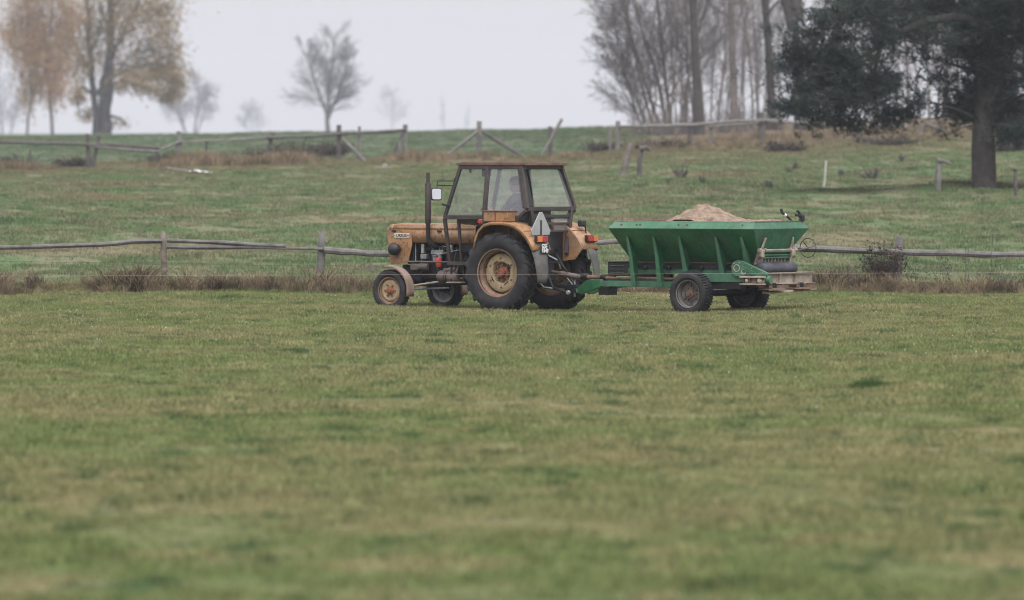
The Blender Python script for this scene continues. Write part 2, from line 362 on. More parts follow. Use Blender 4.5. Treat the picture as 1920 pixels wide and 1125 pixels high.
def scatter(name, pts, scl, protos, seed=1):
    """one object whose vertices carry tuft instances (geometry nodes)"""
    c = bpy.data.collections.new(name + '_tufts')
    for p_ in protos: c.objects.link(p_)
    me = bpy.data.meshes.new(name); me.vertices.add(len(pts)); me.vertices.foreach_set('co', np.asarray(pts, np.float32).ravel())
    a = me.attributes.new('scl', 'FLOAT', 'POINT'); a.data.foreach_set('value', np.asarray(scl, np.float32))
    o = bpy.data.objects.new(name, me); col.objects.link(o)
    g = bpy.data.node_groups.new(name, 'GeometryNodeTree')
    g.interface.new_socket('Geometry', in_out='INPUT', socket_type='NodeSocketGeometry'); g.interface.new_socket('Geometry', in_out='OUTPUT', socket_type='NodeSocketGeometry')
    gi = g.nodes.new('NodeGroupInput'); go = g.nodes.new('NodeGroupOutput'); m2p = g.nodes.new('GeometryNodeMeshToPoints'); iop = g.nodes.new('GeometryNodeInstanceOnPoints')
    ci = g.nodes.new('GeometryNodeCollectionInfo'); ci.inputs['Collection'].default_value = c; ci.inputs['Separate Children'].default_value = True; ci.inputs['Reset Children'].default_value = True
    iop.inputs['Pick Instance'].default_value = True
    rv = g.nodes.new('FunctionNodeRandomValue'); rv.data_type = 'FLOAT_VECTOR'; rv.inputs[0].default_value = (-.12, -.12, 0); rv.inputs[1].default_value = (.12, .12, 6.283); rv.inputs['Seed'].default_value = seed
    at_ = g.nodes.new('GeometryNodeInputNamedAttribute'); at_.data_type = 'FLOAT'; at_.inputs['Name'].default_value = 'scl'
    L = g.links.new
    L(gi.outputs[0], m2p.inputs[0]); L(m2p.outputs[0], iop.inputs['Points']); L(ci.outputs[0], iop.inputs['Instance'])
    e2r = g.nodes.new('FunctionNodeEulerToRotation'); L(rv.outputs[0], e2r.inputs[0]); L(e2r.outputs[0], iop.inputs['Rotation'])
    L(at_.outputs[0], iop.inputs['Scale']); L(iop.outputs[0], go.inputs[0])
    md = o.modifiers.new('scatter', 'NODES'); md.node_group = g
    return o
rs = np.random.RandomState(11); rng = random.Random(5)
def field(n, y0, y1, half=.108, pad=4.5):
    """n points over the visible wedge, even per square metre"""
    y = np.sqrt(rs.uniform(y0 ** 2, y1 ** 2, n)); x = rs.uniform(-1, 1, n) * (half * y + pad); return x, y
def lowf(x, y, s, seed):
    r_ = np.random.RandomState(seed); v = 0
    for i in range(9):
        a = r_.uniform(0, 6.28); k = s * r_.uniform(.5, 1.6); v = v + np.sin((x * math.cos(a) + y * math.sin(a)) * k + r_.uniform(0, 6.28))
    return v / 3.0
turf_t = [tuft_mesh('grass_tuft_small', rng, 16, .055, .14, .75, .010, M['blade']) for i in range(4)]
x, y = field(190000, 26, 114.5)
s = np.clip(.8 + .28 * lowf(x, y, 1.8, 3) + rs.uniform(-.2, .35, len(x)), .45, 1.9)
ca, sa = math.cos(R(35)), math.sin(R(35)); dx_, dy_ = x - 31 * 99.5 / FOC, y - 99.5; tu, tv = -ca * dx_ + sa * dy_, -sa * dx_ - ca * dy_
trk = ((np.abs(np.abs(tv) - .79) < .19) & (tu < 2.1) & (tu > -14)) | ((np.abs(np.abs(tv) - .757) < .2) & (np.abs(tu) < .4)); s = np.where(trk, s * rs.uniform(.30, .62, len(s)), s)     # grass pressed down by the wheels
tag(scatter('meadow_grass', np.stack([x, y, zg(x, y)], 1), s, turf_t, 2), 'short grazed meadow grass in front of the near fence', 'grass', kind='stuff')
past_t = [tuft_mesh('grass_tuft_pasture', rng, 14, .080, .22, .8, .018, M['blade']) for i in range(4)]
x, y = field(195000, 114.5, 264)
s = np.clip(.75 + .32 * lowf(x, y, 1.1, 4) + rs.uniform(-.2, .4, len(x)), .4, 2.3)
tag(scatter('pasture_grass', np.stack([x, y, zg(x, y)], 1), s, past_t, 3), 'tussocky pasture grass on the slope behind the near fence', 'grass', kind='stuff')
x, y = field(36000, 262, 430); keep = x < np.interp(y, [262, 430], [6, 9]); x, y = x[keep], y[keep]
tag(scatter('sown_crop', np.stack([x, y, zg(x, y)], 1), np.clip(1.0 + .35 * lowf(x, y, .5, 14) + rs.uniform(-.4, .5, len(x)), .4, 2.2), past_t, 13), 'young green crop on the field beyond the far fence', 'crop', kind='stuff')
# white clover heads in the meadow
d = MB().lathe((0, 0, .095), [(.0, .010), (.011, .006), (.014, 0), (.008, -.006), (0, -.008)], 7, axis='w').tube([(0, 0, -.01), (0, 0, .094)], .0015, 3)
dme = bpy.data.meshes.new('clover_head'); dme.from_pydata(d.v, [], d.f); dme.materials.append(M['daisy'])
x, y = field(2100, 55, 111); keep = lowf(x, y, .5, 9) + rs.uniform(-.8, .8, len(x)) > .1; x, y = x[keep], y[keep]
tag(scatter('clover_flowers', np.stack([x, y, zg(x, y)], 1), rs.uniform(.22, .6, len(x)), [bpy.data.objects.new('clover_head', dme)], 4), 'tiny white clover flowers dotted over the near meadow', 'flowers', kind='stuff')

# dead weeds along the near fence
def weedh(px):
    return np.interp(px, [-200, 0, 60, 95, 150, 190, 240, 290, 318, 340, 400, 455, 500, 550, 590, 620, 665, 700, 760, 1100, 1180, 1300, 1440, 1520, 1570, 1620, 1700, 1780, 1860, 1920, 2100],
                         [.85, .95, .9, .40, .45, .8, .95, .75, .5, .8, .75, .6, .65, .95, .85, .7, .95, .5, .4, .45, .7, .65, .5, .65, .85, .7, .65, .65, .8, .9, .85])
weed_t = [tuft_mesh('weed_tuft', rng, 30, .33, .13, 1.2, .010, M['weed']) for i in range(3)] + [tuft_mesh('weed_tuft_pale', rng, 24, .36, .10, 1.1, .009, M['straw']) for i in range(3)] + [tuft_mesh('weed_tuft_dark', rng, 40, .30, .18, 1.3, .012, M['dark_weed']) for i in range(3)] + [tuft_mesh('weed_tuft_green', rng, 30, .22, .16, 1.0, .009, M['blade'])]
n = 5000; x = rs.uniform(-18, 18, n); y = 112.3 + rs.normal(0, .50, n) + .25 * lowf(x, x * 0, 2.0, 77); px = 960 + x * FOC / y
s = .98 * weedh(px) * np.clip(.85 + .40 * lowf(x, y, 3.2, 41) + .30 * lowf(x, y, 9.0, 42), .12, 1.6) * rs.uniform(.4, 1.3, n) * np.clip(1.1 - np.abs(y - 112.3) * .5, .4, 1)
tag(scatter('dead_weeds', np.stack([x, y, zg(x, y)], 1), s, weed_t, 5), 'strip of dead brown weeds and grass along the near fence', 'weeds', kind='stuff')
# weeds along the far fence, bracken on the right
n = 2600; x = np.concatenate([rs.uniform(-27, 5.5, n)]); y = 251 + rs.normal(0, 2.2, n)
s = np.clip(.42 + .6 * lowf(x, x * 0, 1.4, 21) + rs.uniform(-.25, .3, n), .15, 1.7)
far_t = [tuft_mesh('far_weed_tuft', rng, 30, .42, .24, .7, .016, M['weed']) for i in range(3)] + [tuft_mesh('far_straw_tuft', rng, 22, .42, .22, .7, .014, M['straw'])]
tag(scatter('fence_line_weeds', np.stack([x, y, zg(x, y)], 1), s, far_t, 6), 'dark dead weeds along the broken far fence', 'weeds', kind='stuff')
n = 2600; x = rs.uniform(4.5, 30, n); y = rs.uniform(247, 292, n)
s = np.clip(.42 + .35 * lowf(x, y, .5, 22) + rs.uniform(-.2, .25, n), .15, 1.3)
br_t = [tuft_mesh('bracken_tuft', rng, 24, .50, .28, .8, .020, M['bracken']) for i in range(3)] + [tuft_mesh('bracken_straw_tuft', rng, 22, .45, .26, .7, .016, M['straw'])]
tag(scatter('bracken_bank', np.stack([x, y, zg(x, y)], 1), s, br_t, 7), 'bank of reddish brown dead bracken at the edge of the wood', 'bracken', kind='stuff')

# ------------------------------------------------------------------ tractor
TH = R(145)
OX, OY = 31 * 99.5 / FOC, 99.5
TZ = zz(OX, OY) - .005
tr = empty('tractor', (OX, OY, TZ), TH, 'old ochre farm tractor with brown cab pulling the green spreader', 'tractor')
def P(name, mb, m, parent=tr, **k): return mb.build(name, M[m] if isinstance(m, str) else m, parent, **k)
# bonnet
hb = MB()
prof = [(-.30, 1.12), (-.305, 1.34), (-.29, 1.385), (-.25, 1.415), (0, 1.43), (.25, 1.415), (.29, 1.385), (.305, 1.34), (.30, 1.12)]
us = [(.84, 0, 1), (2.50, 0, 1), (2.59, .012, .985), (2.64, .05, .93)]
for i in range(len(us) - 1):
    for j in range(len(prof) - 1):
        qs = []
        for (u, dz, k), (v, wv) in ((us[i], prof[j]), (us[i + 1], prof[j]), (us[i + 1], prof[j + 1]), (us[i], prof[j + 1])):
            qs.append((u, v * k, wv - dz * (1 if wv > 1.3 else 0)))
        hb.poly(qs, [(0, 1, 2, 3)])
hood = P('bonnet', hb, 'orange', smooth=40)
sol = hood.modifiers.new('sheet', 'SOLIDIFY'); sol.thickness = .012; sol.offset = 0
for q_ in ((.86, 2.58, .303, .3145, 1.330, 1.339), (.86, 2.58, -.3145, -.303, 1.330, 1.339), (1.0, 2.15, .303, .3125, 1.195, 1.201)): P('bonnet_seam', MB().bb(*q_), 'rusty', hood)
for uu in (2.47, 1.55): P('bonnet_latch', MB().bb(uu - .04, uu + .04, .304, .334, 1.295, 1.322), 'steel', hood, bevel=.003)
# nose side panels and grille
for sd_ in (1, -1):
    P('nose_panel', MB().slab([(2.628, .311 * sd_, 1.327), (2.13, .313 * sd_, 1.327), (2.10, .313 * sd_, 1.10), (2.19, .312 * sd_, .76), (2.54, .310 * sd_, .76)], .014), 'orange', bevel=.004)
P('grille', MB().slab([(2.632, -.27, 1.33), (2.632, .27, 1.33), (2.535, .27, .76), (2.535, -.27, .76)], .02), 'steel')
for k in range(9): P('grille_bar', MB().bar((2.645 - .0105 * k, -.25, 1.28 - .06 * k), (2.645 - .0105 * k, .25, 1.28 - .06 * k), .012, .02), 'pale')
P('badge', MB().bb(2.155, 2.465, .312, .328, 1.195, 1.268), 'badge', hood, bevel=.003)
def text_mesh(name, body, size, m, parent, mat4, sx=1, bold=.0, ext=.002):
    cu = bpy.data.curves.new(name, 'FONT'); cu.body = body; cu.size = size; cu.align_x = 'CENTER'; cu.align_y = 'CENTER'; cu.extrude = ext; cu.offset = bold; cu.resolution_u = 3
    to = bpy.data.objects.new(name, cu); col.objects.link(to); bpy.context.view_layer.update()
    me = bpy.data.meshes.new_from_object(to.evaluated_get(bpy.context.evaluated_depsgraph_get())); bpy.data.objects.remove(to)
    me.transform(Matrix.Diagonal((sx, 1, 1, 1))); me.transform(mat4); me.materials.clear(); me.materials.append(M[m])
    o = bpy.data.objects.new(name, me); col.objects.link(o); o.parent = parent; return o
left_face = Matrix(((-1, 0, 0, 0), (0, 0, 1, 0), (0, 1, 0, 0), (0, 0, 0, 1)))        # text x -> -u, y -> w, facing +v
text_mesh('lettering', 'URSUS', .062, 'steel', hood, Matrix.Translation((2.31, .3295, 1.2315)) @ left_face, sx=1.18, bold=.0008)
for u0_, u1_, z_ in ((2.455, 2.43, 1.229), (2.19, 2.165, 1.234)): P('lettering_mark', MB().bar((u0_, .3295, z_), (u1_, .3295, z_), .004, .012), 'steel', hood)
# headlights
for sd_ in (1, -1):
    h = P('headlight', MB().lathe((2.42, .385 * sd_, 1.01), [(.0, -.115), (.05, -.105), (.085, -.07), (.10, -.01), (.103, .03), (.098, .05)], 20, axis='u'), 'black')
    P('lens', MB().lathe((2.42, .385 * sd_, 1.01), [(.0, .075), (.05, .07), (.09, .052), (.098, .045)], 20, axis='u'), 'pale', h)
    for k in (-.06, -.03, 0, .03, .06):
        P('guard_bar', MB().bar((2.497, .385 * sd_ - .08, 1.01 + k), (2.497, .385 * sd_ + .08, 1.01 + k), .008), 'limebeam', h)
    P('bracket', MB().bar((2.40, .30 * sd_, 1.01), (2.40, .36 * sd_, 1.01), .05), 'steel', h)
# exhaust stack
ex = P('exhaust', MB().lathe((1.75, .36, 0), [(.0, 1.43), (.046, 1.43), (.051, 1.445), (.051, 2.08), (.046, 2.095), (.0, 2.096)], 20, axis='w'), 'cab', smooth=30)
P('tail_pipe', MB().lathe((1.75, .36, 0), [(.030, 2.09), (.030, 2.265), (.024, 2.265), (.024, 2.09)], 14, axis='w'), 'cab', ex)
P('elbow_pipe', MB().tube([(1.75, .36, 1.44), (1.75, .36, 1.22), (1.74, .355, 1.14), (1.70, .32, 1.08), (1.66, .24, 1.05)], [.034, .034, .038, .046, .05], 12), 'steel', ex)
# engine, gearbox, radiator
en = P('engine', MB().bb(1.18, 2.02, -.17, .17, .52, .98), 'steel', bevel=.02)
P('cylinder_head', MB().bb(1.24, 1.98, -.14, .14, .985, 1.10), 'steel', en, bevel=.02)
P('rocker_cover', MB().bb(1.28, 1.94, -.10, .10, 1.103, 1.20), 'brownt', en, bevel=.03)
P('intake_manifold', MB().tube([(1.95, .19, 1.02), (1.3, .19, 1.02)], .045, 10), 'steel', en)
P('injection_pump', MB().bb(1.52, 1.76, .19, .27, .93, 1.00).lathe((1.60, .235, .86), [(.035, -.04), (.04, 0), (.04, .06)], 10, axis='w').lathe((1.70, .235, .86), [(.035, -.04), (.04, 0), (.04, .06)], 10, axis='w'), 'pale', en, bevel=.006)
for k in range(4): P('fuel_pipe', MB().tube([(1.55 + .06 * k, .23, 1.0), (1.53 + .08 * k, .25, 1.05), (1.36 + .17 * k, .17, 1.09)], .007, 6), 'pale', en)
P('oil_filter', MB().lathe((1.57, .31, 0), [(0, .72), (.045, .725), (.052, .75), (.052, .86), (.046, .875), (0, .88)], 14, axis='w'), 'redp', en)
P('fuel_filter', MB().lathe((1.36, .26, 0), [(0, .95), (.036, .955), (.042, .97), (.042, 1.07), (.036, 1.085), (0, 1.09)], 14, axis='w'), 'pale', en)
P('oil_pump_block', MB().bb(1.86, 1.98, .18, .26, .85, .93).bb(1.90, 1.96, .19, .27, .94, 1.10), 'pale', en, bevel=.01)
for k in range(5): P('wiring_loom', MB().tube([(2.0 - .17 * k, .20, .62 + .03 * (k % 2)), (1.95 - .16 * k, .26, .78), (1.98 - .18 * k, .22, .94 + .03 * k)], .009, 5), 'black' if k % 2 else 'brownt', en)
P('dynamo', MB().lathe((1.92, .24, .72), [(0, -.10), (.055, -.09), (.06, .0), (.06, .08), (0, .09)], 14, axis='u'), 'brownt', en)
P('throttle_rod', MB().tube([(1.72, .29, .90), (1.10, .30, 1.02)], .007, 6), 'pale', en)
P('water_pipe', MB().tube([(2.10, .16, 1.14), (1.98, .22, 1.15), (1.86, .18, 1.10)], .028, 8), 'black', en)
P('starter', MB().lathe((1.40, .24, .66), [(0, -.14), (.06, -.13), (.065, 0), (.05, .02), (.05, .10), (0, .11)], 14, axis='u'), 'brownt', en)
P('sump', MB().slab([(2.05, 0, .58), (1.15, 0, .58), (1.2, 0, .43), (1.95, 0, .40)], .26), 'steel', en, bevel=.02)
P('front_casting', MB().bb(2.02, 2.42, -.16, .16, .46, .75), 'steel', en, bevel=.02)
P('accessory_casting', MB().bb(2.02, 2.2, .17, .25, .66, .76), 'brownt', en, bevel=.02)
rad = P('radiator', MB().bb(2.12, 2.22, -.25, .25, .78, 1.30), 'steel', bevel=.01)
P('radiator_hose', MB().tube([(2.10, .22, .80), (2.10, .225, 1.12)], .012, 8), 'pale', rad)
for k in range(4): P('fan_blade', MB().slab([(2.08, .02, 1.02), (2.085, .21, 1.06), (2.075, .21, .98)], .006), 'black', rad).data.transform(Matrix.Translation((0, 0, 1.02)) @ Matrix.Rotation(k * math.pi / 2 + .4, 4, 'X') @ Matrix.Translation((0, 0, -1.02)))
gb = P('gearbox', MB().slab([(1.18, 0, .98), (.30, 0, .92), (-.38, 0, .92), (-.42, 0, .50), (.3, 0, .46), (1.18, 0, .50)], .36), 'steel', bevel=.03)
P('clutch_housing', MB().lathe((1.02, 0, .74), [(.24, -.1), (.27, .0), (.27, .08), (.2, .16)], 18, axis='u'), 'steel', gb)
P('lift_housing', MB().bb(-.42, .15, -.15, .15, .925, 1.05), 'steel', gb, bevel=.03)
P('scuttle', MB().bb(.86, 1.16, -.27, .27, .95, 1.40), 'steel', bevel=.02)
P('fuel_tank', MB().bb(.90, 1.5, .12, .28, 1.10, 1.15), 'brownt', bevel=.02)
P('rear_axle', MB().lathe((0, 0, .65), [(.09, -.62), (.11, -.4), (.17, -.2), (.17, .2), (.11, .4), (.09, .62)], 18), 'steel')
# front axle
fa = P('front_axle', MB().slab([(2.2, .60, .44), (2.2, .2, .52), (2.2, -.2, .52), (2.2, -.60, .44), (2.2, -.60, .36), (2.2, -.2, .40), (2.2, .2, .40), (2.2, .60, .36)], .10), 'steel', bevel=.01)
for sd_ in (1, -1):
    P('king_pin', MB().tube([(2.2, .62 * sd_, .50), (2.2, .62 * sd_, .30)], .04, 10), 'steel', fa)
    P('stub_axle', MB().tube([(2.2, .60 * sd_, .34), (2.2, .78 * sd_, .34)], .04, 10), 'steel', fa)
P('track_rod', MB().tube([(2.02, .60, .36), (2.02, -.60, .36)], .014, 8), 'pale', fa)
P('drag_link', MB().tube([(2.05, .56, .40), (1.05, .36, .55)], .016, 8), 'limebeam', fa)
# front mudguards
for sd_ in (1, -1):
    b = MB(); pts = []
    for k in range(13):
        a = R(112 + k * 7.2 if False else 70 + k * 10.3); pts.append((2.2 - (.40) * math.cos(math.pi - a) , .355 + .40 * math.sin(a)))
    rows = [(-.10, -.02), (-.085, .006), (0, .014), (.085, .006), (.10, -.02)]
    base = len(b.v)
    for k in range(13):
        a = R(72 + k * 10.2)
        for dv, dr in rows:
            rr = .395 + dr; b.v.append((2.2 + rr * math.cos(a), .757 * sd_ + dv, .345 + rr * math.sin(a)))
    for k in range(12):
        for j in range(4): b.f.append((base + k * 5 + j, base + k * 5 + j + 1, base + k * 5 + j + 6, base + k * 5 + j + 5))
    mg = P('front_mudguard', b, 'mud', smooth=50); s_ = mg.modifiers.new('sheet', 'SOLIDIFY'); s_.thickness = .008
    P('mudguard_stay', MB().tube([(2.06, .66 * sd_, .38), (1.90, .70 * sd_, .52), (1.90, .74 * sd_, .60)], .012, 6), 'steel', mg)
# wheels
def tyre(c, side, Ro, wdt, rimr, nl, lug, lugh, m='rubber'):
    h = wdt / 2; b = MB(); Rb = Ro - lugh; q_ = Rb - rimr
    prof = [(rimr - .01, -h * .66), (rimr + .02, -h * .78), (rimr + q_ * .3, -h * .98), (rimr + q_ * .55, -h), (rimr + q_ * .8, -h * .93), (rimr + q_ * .94, -h * .78), (Rb, -h * .45), (Rb, h * .45),
            (rimr + q_ * .94, h * .78), (rimr + q_ * .8, h * .93), (rimr + q_ * .55, h), (rimr + q_ * .3, h * .98), (rimr + .02, h * .78), (rimr - .01, h * .66)]
    b.lathe(c, prof, 56, side, closed=True)
    for k in range(nl):
        for sgn in (1, -1):
            a = 2 * math.pi * (k + (.25 if sgn > 0 else -.25)) / nl
            if lug == 'chevron':
                st = [(0.02, 0, Ro), (.42, .09, Ro), (.80, .20, Ro - lugh * .35), (.97, .25, rimr + q_ * .80)]; da = .050
            else:
                st = [(.06, 0, Ro), (.5, .02, Ro), (.86, .03, Ro - lugh * .7)]; da = 1.9 / nl * .5
            bi = len(b.v)
            for f, sh, rr in st:
                for ad, ri in ((-da, -lugh * 1.3), (-da * .75, 0), (da * .75, 0), (da, -lugh * 1.3)):
                    ang = a - sh + ad; r_ = rr + ri
                    b.v.append((c[0] + r_ * math.cos(ang), c[1] + side * sgn * f * h, c[2] + r_ * math.sin(ang)))
            for i in range(len(st) - 1):
                for j in range(3): b.f.append((bi + i * 4 + j, bi + i * 4 + j + 1, bi + i * 4 + j + 5, bi + i * 4 + j + 4))
            b.f.append((bi, bi + 1, bi + 2, bi + 3)); e = bi + 4 * (len(st) - 1); b.f.append((e, e + 1, e + 2, e + 3))
    return b
def nuts(c, side, r, n, off, rad_, ln, a0=0):
    return [MB().lathe((c[0] + r * math.cos(a0 + 6.283 * k / n), c[1] + off * side, c[2] + r * math.sin(a0 + 6.283 * k / n)), [(rad_, -.01), (rad_, ln), (0, ln)], 6, side) for k in range(n)]
for sd_ in (1, -1):
    c = (0, .757 * sd_, .65)
    wh = P('rear_wheel', MB().lathe(c, [(.372, .125), (.392, .132), (.395, .118), (.378, .105), (.368, .06), (.345, .045), (.34, -.11), (.36, -.125), (.392, -.13)], 48, sd_), 'rustyrim')
    P('tyre', tyre(c, sd_, .655, .345, .385, 19, 'chevron', .036), 'rubber', wh, fix=False)
    P('disc', MB().lathe(c, [(.340, -.09), (.325, -.04), (.305, .005), (.275, .018), (.185, .015), (.172, .0), (.165, -.03), (.16, -.07), (.08, -.08)], 48, sd_), 'cream', wh)
    hub = P('hub', MB().lathe(c, [(.11, -.08), (.105, -.03), (.075, -.015), (.07, .035), (.055, .05), (0, .055)], 24, sd_), 'rustred', wh)
    for b in nuts(c, sd_, .130, 8, -.05, .016, .035): P('wheel_nut', b, 'rusty', wh)
    for b in nuts(c, sd_, .235, 6, .014, .016, .02, .5): P('disc_bolt', b, 'rusty', wh)
    for k in range(4):
        a = k * math.pi / 2 + .75
        P('disc_slot', MB().lathe(c, [(.205, .0205), (.188, .0205), (.188, .015), (.205, .015)], 8, sd_, closed=True, a0=a, a1=a + .5), 'steel', wh)
    c = (2.2, .757 * sd_, .340); rm = 'cream' if sd_ > 0 else 'greyrim'
    wh = P('front_wheel', MB().lathe(c, [(.205, .065), (.222, .070), (.222, .058), (.205, .045), (.19, .03), (.185, -.03), (.205, -.06), (.222, -.068)], 36, sd_), 'rustyrim' if sd_ > 0 else 'greyrim')
    P('tyre', tyre(c, sd_, .345, .175, .215, 40, 'rib', .012), 'rubber', wh, fix=False)
    P('disc', MB().lathe(c, [(.186, .0), (.178, .03), (.15, .042), (.10, .03), (.07, .03)], 32, sd_), rm, wh)
    P('hub', MB().lathe(c, [(.072, .02), (.068, .05), (.045, .06), (.04, .085), (0, .09)], 18, sd_), 'rustred' if sd_ > 0 else 'steel', wh)
    for b in nuts(c, sd_, .095, 6, .032, .015, .025): P('wheel_nut', b, 'rusty', wh)
# rear fenders
fprof = [(.46, 1.06), (.42, 1.22), (.36, 1.345), (.26, 1.43), (.12, 1.465), (-.08, 1.47), (-.24, 1.455), (-.37, 1.42), (-.50, 1.35), (-.61, 1.25), (-.69, 1.14), (-.75, 1.02)]
for sd_ in (1, -1):
    b = MB(); rows = [(.44, 0), (.66, .006), (.90, 0), (.925, -.012), (.93, -.05)]
    for u, wv in fprof:
        L_ = math.hypot(u + .1, wv - .75); nu, nw = (u + .1) / L_, (wv - .75) / L_
        for v, dr in rows: b.v.append((u + nu * dr, v * sd_, wv + nw * dr))
    for k in range(len(fprof) - 1):
        for j in range(4): b.f.append((k * 5 + j, k * 5 + j + 1, k * 5 + j + 6, k * 5 + j + 5))
    fd = P('rear_fender', b, 'orange', smooth=40); s_ = fd.modifiers.new('sheet', 'SOLIDIFY'); s_.thickness = .01; s_.offset = 0
    P('inner_plate', MB().slab([(u, .445 * sd_, wv) for u, wv in fprof] + [(-.62, .445 * sd_, .86), (-.1, .445 * sd_, .80), (.46, .445 * sd_, .86)], .01), 'orange', fd)
    P('fender_seam', MB().bar((.30, .60 * sd_, 1.414), (.30, .90 * sd_, 1.414), .012, .006), 'rusty', fd); P('fender_seam', MB().bar((-.54, .46 * sd_, 1.327), (-.54, .90 * sd_, 1.327), .012, .008), 'rusty', fd)
    # rubber mudflap
    b = MB(); fl = [(-.755, .60, .93, 1.03), (-.80, .61, .925, .90), (-.835, .64, .92, .74), (-.85, .66, .905, .58), (-.845, .70, .89, .49)]
    for u, v0, v1, wv in fl:
        for k in range(5):
            f = k / 4; b.v.append((u + .05 * f * (1 if sd_ > 0 else 1.3) - .03 * math.sin(f * 3.14), (v0 + (v1 - v0) * f) * sd_, wv))
    for k in range(len(fl) - 1):
        for j in range(4): b.f.append((k * 5 + j, k * 5 + j + 1, k * 5 + j + 6, k * 5 + j + 5))
    mf = P('mudflap', b, 'flap', smooth=60); s_ = mf.modifiers.new('sheet', 'SOLIDIFY'); s_.thickness = .012
    # tail lamps
    v0, v1 = (.53, .83) if sd_ > 0 else (-.60, -.90)
    tl = P('tail_lamp', MB().bb(-.69, -.74, v0, v1, 1.14, 1.25), 'black', bevel=.006)
    vm = v0 + (v1 - v0) * .55
    P('red_lens', MB().bb(-.742, -.765, v0 + .01 * sd_, vm - .004 * sd_, 1.148, 1.242), 'redl', tl, bevel=.006)
    P('amber_lens', MB().bb(-.742, -.765, vm + .004 * sd_, v1 - .01 * sd_, 1.148, 1.242), 'ambl', tl, bevel=.006)
    P('lamp_arm', MB().bar((-.60, (v0 + v1) / 2, 1.20), (-.70, (v0 + v1) / 2, 1.20), .04), 'steel', tl)
# box on the left fender, front marker
tb = P('toolbox', MB().bb(-.22, .26, .60, .90, 1.475, 1.635), 'orange', bevel=.01)
P('lid', MB().bb(-.235, .275, .59, .915, 1.637, 1.655), 'rusty', tb, bevel=.004)
P('strap', MB().bb(.02, .035, .9005, .908, 1.478, 1.634), 'rusty', tb)
mk = P('side_marker', MB().bb(.30, .36, .80, .90, 1.44, 1.51), 'mud', bevel=.01); P('marker_lens', MB().bb(.295, .365, .902, .915, 1.45, 1.50), 'redl', mk, bevel=.004)
# number plate
pl = P('number_plate', MB().box((-.80, .70, 1.045), (.012, .23, .165), Matrix.Rotation(R(4), 3, 'X')), 'black', bevel=.003)
P('plate_bracket', MB().bb(-.79, -.74, .68, .72, 1.03, 1.06), 'steel', pl)
rear_face = Matrix(((0, 0, -1, 0), (-1, 0, 0, 0), (0, 1, 0, 0), (0, 0, 0, 1)))      # text x -> -v, y -> w, facing -u
for txt, dv, dw in (('GSE', .012, .035), ('9349', -.004, -.036)):
    text_mesh('lettering', txt, .092, 'letter', pl, Matrix.Translation((-.8085, .70 + dv, 1.045 + dw)) @ rear_face @ Matrix.Rotation(R(-4), 4, 'Z'), bold=.0022)
# slow vehicle plate
sv = P('rear_marker_board', MB().slab([(-.66, .64, 1.63), (-.66, .56, 1.63), (-.655, .325, 1.33), (-.655, .36, 1.26), (-.655, .84, 1.26), (-.655, .875, 1.33)], .012), 'white', bevel=.003)
P('board_slot', MB().bb(-.672, -.664, .585, .625, 1.265, 1.50), 'cab', sv)
P('board_post', MB().bar((-.64, .60, 1.60), (-.60, .60, 1.22), .03), 'steel', sv)
# air tank, step, rails
tk = P('air_tank', MB().lathe((1.30, .42, .57), [(0, -.21), (.06, -.20), (.095, -.165), (.10, -.15), (.10, .15), (.095, .165), (.06, .20), (0, .21)], 22, axis='u'), 'brownt')
for k in (-.02, .02): P('tank_band', MB().lathe((1.30 + k, .42, .57), [(.101, -.008), (.104, -.008), (.104, .008), (.101, .008)], 22, axis='u', closed=True), 'steel', tk)
P('tank_hanger', MB().bar((1.14, .44, .60), (1.06, .44, .80), .03), 'limebeam', tk)
P('side_rail', MB().tube([(2.16, .46, .81), (1.2, .46, .81)], .013, 8), 'brownt')
P('foot_plate', MB().bb(.45, 1.22, .20, .56, .775, .80).bb(.45, 1.22, .55, .575, .76, .82), 'cab', bevel=.004)
P('foot_plate', MB().bb(.45, 1.22, -.56, -.20, .775, .80), 'cab', bevel=.004)
stp = P('step', MB().bb(.92, 1.20, .46, .62, .47, .49), 'limebeam', bevel=.003)
for u_ in (.94, 1.18): P('step_hanger', MB().bar((u_, .50, .78), (u_, .50, .48), .025), 'steel', stp)
P('belly_box', MB().bb(.55, .95, .22, .46, .50, .70), 'steel', bevel=.03)
